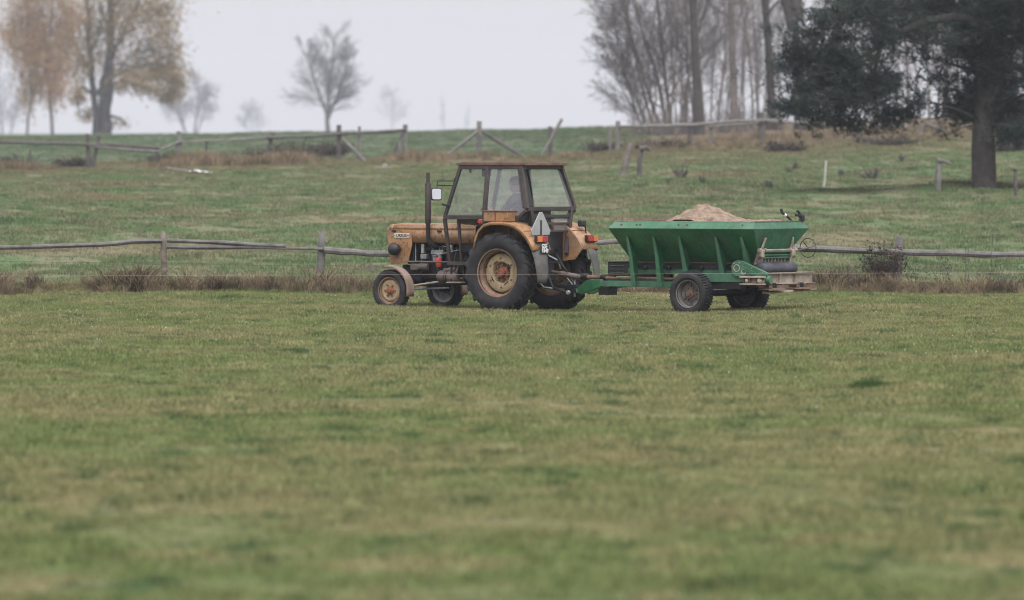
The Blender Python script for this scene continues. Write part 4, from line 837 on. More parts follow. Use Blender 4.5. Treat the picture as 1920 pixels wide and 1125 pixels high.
for i in range(nu_ - 1):
    for j in range(nv_ - 1): b.f.append((i * nv_ + j, (i + 1) * nv_ + j, (i + 1) * nv_ + j + 1, i * nv_ + j + 1))
b.poly([(-4.62, -.3, .86), (-4.62, .3, .86), (-2.25, .3, .86), (-2.25, -.3, .86)], [(0, 1, 2, 3)])
heap = b.build('lime_heap', M['sand'], None, org=SO, smooth=0); heap.location = sp.location; heap.rotation_euler = sp.rotation_euler
tag(heap, 'pinkish brown heap of lime piled in the green hopper', 'heap')

# ------------------------------------------------------------------ fences
def log(pts, r0, r1=None, seed=0, n=8):
    """rough round timber through the points"""
    rg = random.Random(seed); r1 = r1 or r0; pts = [Vector(p) for p in pts]; out = []; L_ = sum((pts[i + 1] - pts[i]).length for i in range(len(pts) - 1))
    for i in range(len(pts) - 1):
        seg = (pts[i + 1] - pts[i]).length; k = max(2, int(seg / .35))
        for j in range(k): out.append(pts[i].lerp(pts[i + 1], j / k) + Vector((0, rg.uniform(-.01, .01), rg.uniform(-1, 1) * r0 * .16)))
    out.append(pts[-1]); rad_ = [(r0 + (r1 - r0) * i / (len(out) - 1)) * rg.uniform(.88, 1.12) for i in range(len(out))]
    return MB().tube(out, rad_, n, wob=lambda i, j: .9 + .2 * rg.random())
NF = 113.6
nf = empty('rail_fence', (0, NF, 0), 0, 'weathered pole and barbed wire fence right behind the tractor', 'fence')
NO = (0, NF, 0)
for i, (xt, yt, xb, r_, m) in enumerate(((-40, 440, -42, .06, 'wood'), (306, 437, 308, .055, 'woodr'), (604, 438, 598, .075, 'wood'), (893, 440, 895, .07, 'wood'), (1190, 442, 1189, .065, 'wood'), (1686, 446, 1681, .085, 'wood'), (1990, 450, 1990, .065, 'wood'))):
    t_ = at(xt, yt, NF); b_ = at(xb, 560, NF); b_.z = zz(b_.x, NF) - .15
    lg = MB().tube([b_, b_.lerp(t_, .3), b_.lerp(t_, .65), t_ - Vector((0, 0, .02)), t_ + Vector((0, 0, .03))], [r_ * 1.05, r_, r_ * 1.02, r_ * .92, r_ * .5], 9, wob=lambda a, c: .88 + .24 * random.Random(i * 77 + a * 13 + c).random())
    lg.build('post', M[m], nf, org=NO)
    if xt == 1686: MB().bar(at(1690, 468, NF - .06), at(1682, 508, NF - .06), .06, .05).build('split_piece', M['wood'], nf, org=NO, bevel=.01)
dN = NF - .10
for k, (pts, r0, r1, m) in enumerate(((((-60, 465), (0, 464), (100, 461.5), (190, 459), (250, 453), (304, 452)), .040, .042, 'wood'), (((313, 451), (400, 454), (480, 459), (536, 462)), .042, .036, 'wood'), (((313, 463), (380, 464), (480, 463.5), (606, 467)), .036, .028, 'wood'),
        (((608, 469), (640, 471), (690, 475), (760, 476), (890, 472)), .062, .050, 'wood'), (((885, 466), (1000, 458), (1110, 455), (1195, 452)), .045, .040, 'wood'), (((1185, 456), (1300, 459), (1400, 462), (1480, 464)), .045, .05, 'wood'),
        (((1478, 464), (1540, 467), (1620, 471), (1690, 474)), .062, .058, 'wood'), (((1688, 472), (1760, 474), (1840, 477), (2000, 478)), .056, .050, 'wood'))):
    log([at(a, c, dN) for a, c in pts], r0, r1, k).build('rail', M[m], nf, org=NO)
for pts in (((-60, 488), (306, 492), (600, 498), (895, 497), (1190, 492), (1500, 497), (1686, 505), (1990, 504)), ((-60, 525), (60, 523), (306, 518), (600, 521), (895, 523), (1190, 522), (1500, 525), (1686, 531), (1990, 533))):
    b = MB(); ps = []
    for i in range(len(pts) - 1):
        a, c = at(*pts[i], dN + .04), at(*pts[i + 1], dN + .04)
        for j in range(10): f = j / 10; p = a.lerp(c, f); p.z -= .02 * math.sin(f * math.pi); ps.append(p)
    ps.append(c); b.tube(ps, .0032, 4)
    x_ = ps[0].x
    while x_ < ps[-1].x:
        z_ = float(np.interp(x_, [p.x for p in ps], [p.z for p in ps])); b.bar((x_ - .008, dN + .04, z_ - .016), (x_ + .008, dN + .04, z_ + .016), .005).bar((x_ + .01, dN + .03, z_ - .012), (x_ + .006, dN + .05, z_ + .012), .005); x_ += .13
    b.build('barbed_wire', M['wire'], nf, org=NO, smooth=0)
# pale electric fence cord in front of the tractor
EF = 95.6
ef = empty('electric_fence', (0, EF, 0), 0, 'thin pale fence cord stretched in front of the tractor wheels', 'fence')
eps = [Vector((x_, EF, CAM_H - (float(np.interp(x_, [-11, -2.2, 3.2, 6, 11], [519, 515.2, 513.2, 512, 509])) - 320) * EF / FOC)) for x_ in np.linspace(-11, 11, 23)]
MB().tube(eps, .0016, 5).build('cord', M['polywire'], ef, org=(0, EF, 0))
for x_ in (-11, 11): MB().tube([(x_, EF, zz(x_, EF) - .1), (x_, EF, .78)], .009, 6).build('stake', M['whitep'], ef, org=(0, EF, 0))

# far broken fence, left of and behind the tractor
FD = 254.0
def tim(parent, name, pts, r_, m, Y, sd_=0, ground_end=False, r1=None):
    if ground_end: pts = (pts[0], pts[-1])
    q_ = [at(a, c, Y) for a, c in pts]
    if ground_end: q_[-1].z = zz(q_[-1].x, q_[-1].y) - .1
    return log(q_, r_, r1, sd_, 7).build(name, M[m], parent, org=tuple(parent.location))
ffl = empty('broken_fence', (0, FD, 0), 0, 'sagging broken pole fence on the far slope behind the tractor', 'fence')
for i, (pts, r_, m) in enumerate((( ((-60, 264), (0, 266), (90, 269), (165, 271), (235, 273), (302, 278)), .065, 'woodd'), (((165, 273), (235, 280), (300, 284)), .06, 'woodl'), (((290, 285), (340, 265)), .055, 'woodl'),
        (((338, 267), (430, 262), (520, 257)), .045, 'woodl'), (((500, 258), (580, 256), (640, 251)), .06, 'woodd'), (((630, 252), (700, 248), (762, 244)), .065, 'woodd'))):
    tim(ffl, 'rail', pts, r_, m, FD - .15, i)
for i, (pts, r_, m) in enumerate(((((165, 251), (166, 320)), .09, 'woodd'), (((186, 254), (172, 320)), .085, 'woodd'), (((336, 246), (334, 316)), .10, 'woodl'), (((388, 264), (386, 306)), .05, 'woodd'), (((57, 280), (57, 316)), .04, 'woodd'),
        (((512, 249), (493, 300)), .09, 'woodd'), (((636, 234), (635, 292)), .10, 'woodd'), (((674, 237), (672, 292)), .06, 'woodl'), (((760, 233), (758, 300)), .10, 'woodl'), (((899, 227), (897, 294)), .115, 'woodl'), (((1031, 237), (1032, 285)), .075, 'woodd'), (((1143, 237), (1144, 282)), .055, 'woodl'))):
    tim(ffl, 'post', pts, r_, m, FD, i + 20, True)
for i, (pts, r_, m) in enumerate(((((292, 286), (313, 317)), .05, 'woodl'), (((641, 259), (660, 280), (690, 312)), .07, 'woodl'), (((756, 247), (728, 296)), .055, 'woodd'), (((748, 262), (750, 305)), .06, 'woodl'), (((897, 246), (860, 272), (818, 300)), .07, 'woodl'), (((904, 246), (950, 266), (996, 292)), .075, 'woodd'), (((1054, 223), (1010, 292)), .065, 'woodl'))):
    tim(ffl, 'brace', pts, r_, m, FD - .4, i + 40, True)
FR = 258.0
ffr = empty('wood_edge_fence', (0, FR, 0), 0, 'pole fence along the edge of the bare wood on the right', 'fence')
for i, (pts, r_, m) in enumerate(((((1160, 238), (1250, 236), (1300, 234), (1380, 227), (1462, 226)), .07, 'woodl'), (((1330, 237), (1400, 232), (1426, 229)), .065, 'woodl'), (((1426, 228), (1500, 230), (1560, 233), (1640, 235), (1700, 238)), .065, 'woodl'), (((1735, 232), (1775, 248), (1812, 267)), .085, 'woodd'), (((1790, 236), (1990, 246)), .055, 'woodd'))):
    tim(ffr, 'rail', pts, r_, m, FR - .15, i + 60)
for i, (pts, r_, m) in enumerate(((((1159, 227), (1158, 278)), .10, 'woodl'), (((1294, 229), (1294, 276)), .085, 'woodd'), (((1334, 234), (1333, 270)), .05, 'woodl'), (((1426, 212), (1430, 270)), .17, 'woodd'), (((1607, 236), (1595, 272)), .085, 'woodd'), (((1616, 238), (1612, 275)), .055, 'woodl'), (((1727, 232), (1726, 265)), .09, 'woodl'), (((1878, 238), (1888, 270)), .05, 'woodl'), (((1985, 235), (1985, 275)), .09, 'woodd'))):
    tim(ffr, 'post', pts, r_, m, FR, i + 80, True)

# ------------------------------------------------------------------ trees
class TB:
    """collects many thin branches quickly"""
    def __init__(self): self.v = []; self.f = []
    def br(self, pts, rad_, n):
        b = len(self.v); k = len(pts); s = None
        for i in range(k):
            d = (pts[min(i + 1, k - 1)] - pts[max(i - 1, 0)]).normalized()
            s = d.orthogonal().normalized() if s is None else (s - d * s.dot(d)).normalized()
            t = d.cross(s)
            for j in range(n):
                a = 6.2832 * j / n; self.v.append(tuple(pts[i] + (s * math.cos(a) + t * math.sin(a)) * rad_[i]))
        for i in range(k - 1):
            for j in range(n): self.f.append((b + i * n + j, b + i * n + (j + 1) % n, b + (i + 1) * n + (j + 1) % n, b + (i + 1) * n + j))
    def build(self, name, m, parent, smooth=True):
        me = bpy.data.meshes.new(name); o0 = parent.location
        me.from_pydata([(a - o0.x, b - o0.y, c - o0.z) for a, b, c in self.v], [], self.f)
        if smooth: me.shade_smooth()
        me.materials.append(M[m]); o = bpy.data.objects.new(name, me); col.objects.link(o); o.parent = parent; return o
    def leaf(self, p, s, rg):
        a = Vector((rg.gauss(0, 1), rg.gauss(0, 1), rg.gauss(0, 1))).normalized(); b_ = a.orthogonal().normalized(); b_ = Matrix.Rotation(rg.uniform(0, 6.28), 3, a) @ b_; c_ = a.cross(b_); k = len(self.v)
        self.v += [tuple(p - b_ * s * .5), tuple(p + c_ * s * .32), tuple(p + b_ * s * .5), tuple(p - c_ * s * .32)]; self.f.append((k, k + 1, k + 2, k + 3))
def polyline(rg, p, d, L_, n, wob, up):
    pts = [p.copy()]; d = d.normalized()
    for i in range(n):
        d = (d + Vector((rg.gauss(0, wob), rg.gauss(0, wob), rg.gauss(0, wob) + up))).normalized(); p = p + d * (L_ / n); pts.append(p.copy())
    return pts
def grow(tb_t, tb_c, rg, pts, r0, lvl, maxlvl, L_, cfg, tips):
    """children along a branch; thick ones join the trunk mesh, thin ones the crown mesh"""
    nch = cfg['n'][lvl]
    for k in range(nch):
        f = cfg['f0'][lvl] + (1 - cfg['f0'][lvl]) * (k + rg.random()) / nch
        i = min(len(pts) - 2, int(f * (len(pts) - 1))); fr = f * (len(pts) - 1) - i; p = pts[i].lerp(pts[i + 1], min(1, fr)); d = (pts[i + 1] - pts[i]).normalized()
        ang = R(rg.uniform(*cfg['ang'][lvl])); ax = Matrix.Rotation(rg.uniform(0, 6.283), 3, d) @ d.orthogonal().normalized(); cd = Matrix.Rotation(ang, 3, ax) @ d
        l2 = L_ * rg.uniform(*cfg['len'][lvl]) * (cfg['shape'](f) if lvl == 0 else (1.1 - .5 * f)); r2 = max(cfg['rmin'], min(r0 * (1 - f * .75) * cfg['rr'][lvl], r0 * .7))
        ns = 5 if lvl == 0 else (4 if lvl == 1 else 3)
        cp = polyline(rg, p, cd, l2, ns, cfg['wob'], cfg['up'][lvl]); rad_ = [max(cfg['rmin'] * .6, r2 * (1 - .85 * j / ns)) for j in range(ns + 1)]
        (tb_t if lvl == 0 else tb_c).br(cp, rad_, 6 if lvl == 0 else (4 if lvl == 1 else 3))
        if lvl + 1 < maxlvl: grow(tb_t, tb_c, rg, cp, r2, lvl + 1, maxlvl, l2, cfg, tips)
        else: tips.append(cp)
def cfg_(n=(11, 7, 6, 4), f0=(.3, .15, .15, .15), ang=((35, 60), (25, 55), (25, 60), (20, 60)), ln=((.38, .55), (.42, .65), (.42, .65), (.4, .7)), up=(.05, .03, .02, .0), wob=.10, rr=(.5, .5, .5, .55), rmin=.012, shape=lambda f: 1.25 - .75 * f):
    return dict(n=n, f0=f0, ang=ang, len=ln, up=up, wob=wob, rr=rr, rmin=rmin, shape=shape)
def bare_tree(name, label, base, stems, cfg, seed, group=None, mt='bark', mc='twigd', levels=4, leaf=None, cat='tree'):
    """stems: list of (direction, length, radius, start offset); parts trunk and crown (and leaves)"""
    rg = random.Random(seed); o = empty(name, base, 0, label, cat, group); tt_, tc_ = TB(), TB(); tips = []
    for dvec, L_, r_, off in stems:
        pts = polyline(rg, Vector(base) + Vector(off) - Vector((0, 0, .2)), Vector(dvec), L_, 9, cfg['wob'] * cfg.get('tw', .45), .015)
        bole = L_ < 4; rad_ = [r_ * (1.25 if j == 0 else 1) * (1 - (.3 if bole else .8) * (j / 9) ** 1.2) for j in range(10)]; tt_.br(pts, rad_, 9)
        if not bole: grow(tt_, tc_, rg, pts, r_, 0, levels, L_, cfg, tips)
    tt_.build('trunk', mt, o); tc_.build('crown', mc, o)
    if leaf:
        lf = TB(); m, cnt, sz, droop = leaf
        for i in range(cnt):
            cp = rg.choice(tips); p = cp[rg.randrange(len(cp))] + Vector((rg.gauss(0, .12), rg.gauss(0, .12), rg.gauss(0, .12) - droop * rg.random())); lf.leaf(p, sz * rg.uniform(.6, 1.3), rg)
        lf.build('leaves', m, o, False)
    return o
def base_at(px, Y, dz=0): X = (px - 960) * Y / FOC; return (X, Y, zz(X, Y) + dz)
# lone bare tree in the middle of the skyline
bare_tree('bare_tree', 'lone round crowned bare tree on the skyline left of the cab', base_at(615, 1300), [((-.34, .1, 1), 15.5, .33, (0, 0, 3.5)), ((.02, .2, 1), 18.0, .38, (0, 0, 3.5)), ((.40, -.1, 1), 15.0, .33, (0, 0, 3.3)), ((.0, 0, 1), 3.9, .55, (0, 0, 0))],
          cfg_(n=(20, 9, 6, 3), f0=(.06, .10, .1, .1), ang=((30, 60), (15, 36), (12, 32), (10, 30)), ln=((.30, .42), (.45, .75), (.45, .7), (.4, .7)), up=(.02, .01, .0, 0), wob=.07, rmin=.018), 44, mt='bark', mc='twigd')
# fainter bare trees farther off
bare_tree('bare_tree', 'pale hazy bare tree beside the big autumn tree on the left', base_at(365, 2700), [((.12, 0, 1), 25, .60, (0, 0, 0)), ((-.12, 0, 1), 23, .5, (-4, 3, 0)), ((.35, 0, 1), 18, .4, (1, 0, 0)), ((-.42, 0, 1), 17, .4, (-4, 0, 0))], cfg_(n=(14, 8, 6, 4), f0=(.22, .12, .1, .1), ln=((.42, .58), (.42, .65), (.42, .65), (.4, .7)), rmin=.036), 9)
bare_tree('bare_tree', 'very faint bare tree just right of the lone skyline tree', base_at(735, 4200), [((0, 0, 1), 28.5, .34, (0, 0, 0))], cfg_(n=(14, 8, 6, 3), f0=(.1, .1, .1, .1), rmin=.042), 14)
bare_tree('bare_tree', 'very faint bush like bare tree left of the lone skyline tree', base_at(472, 4200), [((0, 0, 1), 21, .45, (0, 0, 0)), ((.3, 0, 1), 19, .4, (2.2, 0, 0)), ((-.25, 0, 1), 18, .4, (-3, 0, 0))], cfg_(n=(12, 8, 5, 3), f0=(.1, .1, .1, .1), rmin=.042), 15)
bare_tree('bare_tree', 'ghostly thin bare tree on the skyline above the cab', base_at(832, 4000), [((0, 0, 1), 23, .3, (0, 0, 0)), ((.05, 0, 1), 18.5, .27, (14, 0, 0))], cfg_(n=(10, 6, 4, 3), f0=(.2, .1, .1, .1), ln=((.14, .22), (.42, .6), (.42, .6), (.4, .7)), rmin=.05), 16)
bare_tree('bare_tree', 'pale hazy bare tree at the far left edge', base_at(5, 3000), [((0, 0, 1), 35, .6, (0, 0, 0)), ((-.3, 0, 1), 28, .6, (-3, 0, 0)), ((.25, 0, 1), 17, .45, (4, 0, 0))], cfg_(n=(13, 8, 6, 3), f0=(.1, .1, .1, .1), rmin=.045), 17)
# birch with drooping orange leaves, two stems
TD = 860.0
bb_ = base_at(75, TD)
rg = random.Random(8)
def pad_leaves(tb, rg, pads, Y, per, sz, droop=0, dy=2.0, top=0):
    for cx, cy, rx, ry, dens in pads:
        k = Y / FOC; n_ = int(per * dens * rx * ry * k * k * 3.14)
        c0 = at(cx, cy, Y); oy = rg.uniform(-dy, dy)
        for i in range(n_):
            q_ = Vector((rg.gauss(0, .62), rg.gauss(0, .55), rg.gauss(0, .62)))
            p = c0 + Vector((q_.x * rx * k, oy + q_.y * rx * k * .8, q_.z * ry * k))
            if droop:
                for j in range(rg.randrange(2, 6)): tb.leaf(p + Vector((rg.gauss(0, .06), rg.gauss(0, .06), -j * droop * rg.uniform(.6, 1.2))), sz * rg.uniform(.6, 1.2), rg)
            else: tb.leaf(p, sz * rg.uniform(.6, 1.3), rg)
o = empty('birch_tree', bb_, 0, 'autumn birch with drooping orange leaves and two pale stems', 'tree')
t1 = TB()
def limb(tb, pix, Y, r0, r1, n=7, rg=rg, dy=0):
    pts = [at(a, c, Y + dy * i / max(1, len(pix) - 1)) for i, (a, c) in enumerate(pix)]
    fine = []
    for i in range(len(pts) - 1):
        for j in range(4): fine.append(pts[i].lerp(pts[i + 1], j / 4) + Vector((rg.gauss(0, r0 * .12), rg.gauss(0, r0 * .12), 0)))
    r0 *= 1.15; r1 *= 1.15; fine.append(pts[-1]); tb.br(fine, [r0 + (r1 - r0) * i / (len(fine) - 1) for i in range(len(fine))], n)
limb(t1, [(50, 263), (53, 225), (60, 180), (55, 90), (50, -40)], TD, .19, .09); limb(t1, [(99, 260), (95, 200), (88, 140), (95, 50), (105, -60)], TD, .23, .1)
for a, c, e, f in ((60, 170, 20, 120), (55, 120, 95, 60), (52, 80, 15, 30), (90, 140, 130, 90), (93, 100, 60, 40), (97, 60, 140, 10), (88, 150, 70, 110)): limb(t1, [(a, c), ((a + e) / 2, (c + f) / 2 - 8), (e, f)], TD, .07, .025, 5, dy=rg.uniform(-2, 2))
t1.build('trunk', 'barkg', o)
c1 = TB()
pad_leaves(c1, rg, [(50, 30, 40, 45, 1), (85, 60, 45, 45, 1), (30, 70, 25, 30, .8), (60, 100, 32, 35, 1.1), (105, 110, 30, 35, 1.1), (75, 140, 40, 30, 1), (110, 160, 25, 22, .8), (55, 165, 22, 20, .7), (15, 55, 18, 20, .5), (130, 20, 30, 40, .7), (70, -40, 70, 50, 1), (95, 170, 14, 16, .9), (45, 185, 8, 22, .5), (62, 190, 5, 24, .5), (100, 190, 6, 20, .4)], TD, 30, .36, droop=.44)
c1.build('crown', 'leaf_or', o, False)
# big oak with two trunks
ob = base_at(190, TD + 15); YD = TD + 15
o = empty('oak_tree', ob, 0, 'big twin trunked autumn tree with thinning olive and ochre leaves', 'tree')
t2 = TB(); rg2 = random.Random(12)
limb(t2, [(199, 262), (198, 215), (203, 160), (206, 90), (208, 20), (212, -120)], YD, .78, .40, 9, rg2); limb(t2, [(180, 262), (181, 215), (173, 150), (168, 80), (164, 10), (160, -110)], YD, .46, .27, 8, rg2); limb(t2, [(192, 180), (196, 150), (205, 120)], YD, .62, .45, 8, rg2)
limb(t2, [(190, 262), (188, 215), (190, 160)], YD, .28, .2, 6, rg2)
for pix in (((205, 130), (225, 70), (255, 20), (270, -40)), ((206, 100), (240, 60), (290, 30)), ((204, 150), (240, 130), (290, 120), (330, 130)), ((200, 165), (230, 150), (270, 165), (310, 170)), ((207, 60), (190, 20), (180, -30)), ((172, 140), (150, 100), (135, 60)), ((170, 100), (190, 60), (195, 10)), ((168, 60), (140, 20)), ((176, 180), (155, 160), (145, 180), (150, 215)), ((208, 20), (250, -30), (300, -60)), ((198, 215), (225, 222), (240, 235)), ((205, 110), (215, 50), (235, 0))):
    limb(t2, pix, YD, .23, .07, 6, rg2, dy=rg2.uniform(-3, 3))
for i in range(110):
    a = rg2.uniform(140, 335); c = rg2.uniform(-60, 170); limb(t2, [(a, c), (a + rg2.gauss(0, 10), c - rg2.uniform(5, 25)), (a + rg2.gauss(0, 22), c - rg2.uniform(20, 40))], YD + rg2.uniform(-3, 3), .06, .03, 4, rg2)
t2.build('trunk', 'bark', o)
c2 = TB()
pad_leaves(c2, rg2, [(250, 40, 40, 30, .35), (300, 20, 35, 25, .5), (310, 60, 28, 25, .6), (270, 95, 40, 28, .5), (320, 100, 22, 22, .6), (300, 135, 40, 22, .9), (330, 155, 18, 22, .9), (315, 180, 22, 14, .9), (260, 150, 35, 18, .6), (230, 125, 30, 25, .4), (205, 60, 40, 40, .3), (165, 50, 30, 40, .4), (155, 120, 25, 30, .5), (150, 180, 14, 18, .8), (160, 215, 14, 12, .7), (220, 165, 30, 10, .5), (280, 170, 22, 12, .6), (130, 80, 25, 40, .5), (230, 232, 18, 8, .25), (185, 110, 25, 30, .3), (250, -40, 90, 45, .5), (180, -60, 60, 50, .5), (240, 10, 60, 30, .35), (200, 235, 20, 10, .3)], YD, 112, .42, dy=5.5)
c2.build('crown', 'leaf_ol', o, False)

# ---- bare wood on the right
WD = 330.0
hz = dict(mt='barkg', mc='twig')
bare_tree('bare_tree', 'many stemmed bare tree leaning out at the left end of the wood', base_at(1250, WD), [((-.34, .1, 1), 10.5, .085, (-.5, 0, 0)), ((-.18, -.2, 1), 12, .10, (-.2, 0, 0)), ((-.16, .2, 1), 13, .11, (.1, 0, 0)), ((-.06, -.1, 1), 13.5, .11, (.3, .4, 0)), ((.05, .1, 1), 13, .10, (.7, 0, 0)), ((-.52, 0, 1), 7.0, .06, (-.7, .3, 0)), ((.14, 0, 1), 12, .09, (.9, 0, 0)), ((-.30, .1, 1), 8.5, .06, (-1.2, .5, 0)), ((-.42, .2, 1), 5.5, .05, (-1.0, .8, 0)), ((.02, .1, 1), 12, .08, (1.5, .8, 0))],
          cfg_(n=(15, 8, 6, 3), f0=(.12, .12, .12, .1), ang=((24, 54), (20, 45), (20, 50), (20, 50)), ln=((.26, .38), (.4, .6), (.42, .65), (.4, .7)), rmin=.0075), 31, **hz, leaf=('leaf_ye', 220, .11, .1))
tall = lambda **k: cfg_(n=k.get('n', (16, 8, 6, 4)), f0=(k.get('f', .32), .2, .15, .1), ang=((40, 75), (25, 55), (25, 55), (20, 60)), ln=((.22, .34), (.42, .62), (.42, .65), (.4, .7)), up=(.04, .02, 0, 0), rmin=.006) | dict(tw=.15)
bare_tree('bare_tree', 'dark straight trunk standing foremost in the bare wood', base_at(1311, WD - 12), [((-.025, 0, 1), 19, .27, (0, 0, 0))], tall(f=.42), 33, mt='bark', mc='twigd')
bare_tree('bare_tree', 'paler upright trunk right of the dark foremost trunk', base_at(1377, WD + 45), [((.0, 0, 1), 21, .27, (0, 0, 0))], tall(f=.3), 34, **hz)
bare_tree('bare_tree', 'straight grey trunk beside the left boughs of the pine', base_at(1447, WD + 5), [((.0, 0, 1), 19, .25, (0, 0, 0))], tall(f=.3), 35, mt='bark', mc='twig')
bare_tree('bare_tree', 'thick forked trunk half hidden behind the pine', base_at(1505, WD - 4), [((-.06, 0, 1), 6.5, .46, (0, 0, 0)), ((-.30, 0, 1), 13, .28, (-.5, 0, 5.6)), ((.02, .1, 1), 14, .36, (-.4, 0, 6.0))], tall(f=.2), 36, mt='bark', mc='twig')
specs = [(1212, 345, 9, .06, -.18), (1258, 350, 11, .07, .0), (1275, 338, 12, .06, .04), (1290, 360, 11, .08, -.05), (1330, 345, 12, .055, .05), (1345, 365, 14, .09, -.02), (1357, 340, 11, .05, .06), (1395, 350, 12, .06, -.08), (1410, 342, 13, .07, .05), (1422, 365, 14, .09, -.04), (1432, 348, 10, .05, .02), (1462, 352, 12, .06, .08),
         (1548, 350, 13, .10, -.05), (1640, 345, 13, .09, .05), (1708, 340, 14, .12, -.03), (1742, 352, 13, .08, .04), (1768, 345, 14, .11, 0), (1795, 355, 13, .08, -.06), (1880, 350, 14, .13, .05), (1905, 342, 13, .08, -.04),
         (1190, 372, 9, .05, -.10), (1226, 380, 12, .06, -.06), (1246, 368, 12, .05, .05), (1268, 385, 13, .06, -.03), (1300, 378, 13, .06, .04), (1322, 390, 14, .07, -.05), (1366, 382, 13, .05, .03), (1388, 395, 14, .07, -.02), (1418, 384, 13, .06, .06), (1440, 392, 13, .06, -.05),
         (1690, 372, 13, .07, .03), (1725, 380, 14, .08, -.02), (1755, 366, 13, .07, .05), (1782, 385, 14, .08, -.04), (1815, 370, 13, .07, .02)]
where = ['leftmost thin stem', 'second thin stem from the left', 'slim pole', 'slender stem just left of the dark foremost trunk', 'slender stem just right of the dark foremost trunk', 'thicker pole', 'thin crooked stem left of the pale upright trunk', 'thin stem right of the pale upright trunk', 'leafy thin stem', 'thicker stem', 'short thin stem', 'thin stem right of the straight grey trunk',
         'young bare tree behind the left edge of the pine', 'young bare tree behind the middle of the pine boughs', 'stout young bare tree in the gap of the pine', 'thin young bare tree in the gap of the pine', 'darker young bare tree left of the pine trunk', 'slim young bare tree close to the pine trunk', 'young bare tree just right of the pine trunk', 'young bare tree at the right edge behind the pine',
         'outermost thin hazy stem at the left', 'hazy slim stem behind the many stemmed tree', 'hazy stem second behind the many stemmed tree', 'hazy thin stem between the bush stems and the dark trunk', 'hazy stem half hidden by the dark foremost trunk', 'hazy taller stem right behind the dark foremost trunk', 'hazy stem half hidden by the pale upright trunk', 'hazy taller stem right behind the pale upright trunk', 'hazy stem midway between the pale and the straight grey trunk', 'hazy stem half hidden by the straight grey trunk',
         'hazy stem at the left side of the gap in the pine', 'hazy stem just left of the middle of the gap in the pine', 'hazy stem in the middle of the gap in the pine', 'hazy stem right of the middle of the gap in the pine', 'hazy stem at the right side of the gap in the pine']
for i, (px, Y, H_, r_, ln_) in enumerate(specs):
    bare_tree('sapling', where[i] + (' in the bare wood' if 'pine' not in where[i] else ''), base_at(px, Y), [((ln_, random.Random(i).uniform(-.1, .1), 1), H_, r_, (0, 0, 0))], cfg_(n=(14, 7, 5, 3) if i < 20 else (11, 6, 4, 3), f0=(.08, .12, .12, .1), ang=((22, 58), (20, 50), (20, 55), (20, 60)), ln=((.20, .32), (.4, .6), (.42, .65), (.4, .7)), rmin=.0075), 50 + i, group='thin stems of the bare wood', mt='barkg', mc='twig', levels=4, leaf=('leaf_ye' if i % 2 else 'leaf_ol', 60 + 50 * (i % 3), .10, .1))
# undergrowth at the foot of the wood
def bush(name, label, base, wd, ht, seed, m='twig', n=40, cat='bush', group=None, r_=.012, leafm=None, nl=0, lsz=.06):
    rg_ = random.Random(seed); o = empty(name, base, 0, label, cat, group); tb = TB(); tips = []
    for i in range(n):
        a = rg_.uniform(0, 6.283); s_ = rg_.random() ** .6; d = Vector((math.cos(a) * s_ * wd / 2, math.sin(a) * s_ * wd / 2, ht * rg_.uniform(.45, 1.0)))
        p0 = Vector(base) + Vector((math.cos(a) * s_ * wd * .22, math.sin(a) * s_ * wd * .22, -.04)); pts = polyline(rg_, p0, d, d.length * rg_.uniform(.8, 1.1), 4, .16, -.02)
        tb.br(pts, [r_ * (1 - .7 * j / 4) for j in range(5)], 4); tips.append(pts)
        for k in range(3):
            q_ = pts[rg_.randrange(1, 4)]; p2 = polyline(rg_, q_, d.normalized() + Vector((rg_.gauss(0, .6), rg_.gauss(0, .6), rg_.gauss(0, .3))), ht * rg_.uniform(.15, .4), 2, .15, 0); tb.br(p2, [r_ * .5, r_ * .4, r_ * .25], 3); tips.append(p2)
    tb.build('stems', m, o)
    if nl:
        lf = TB()
        for i in range(nl): cp = rg_.choice(tips); lf.leaf(cp[rg_.randrange(len(cp))] + Vector((rg_.gauss(0, .03), rg_.gauss(0, .03), rg_.gauss(0, .03))), lsz * rg_.uniform(.5, 1.3), rg_)
        lf.build('leaves', leafm, o, False)
    return o
for i, px in enumerate((1215, 1255, 1300, 1350, 1400, 1450)):
    bush('undergrowth_bush', ['low tangled bush under the many stemmed tree', 'low tangled bush left of the dark foremost trunk', 'low tangled bush at the foot of the dark foremost trunk', 'low tangled bush left of the pale upright trunk', 'low tangled bush right of the pale upright trunk', 'low tangled bush at the foot of the straight grey trunk'][i], base_at(px, 322 + 3 * (i % 3)), 2.4, 1.9, 90 + i, 'twig', 60, group='undergrowth at the foot of the wood', r_=.016, leafm='leaf_ol', nl=50, lsz=.12)

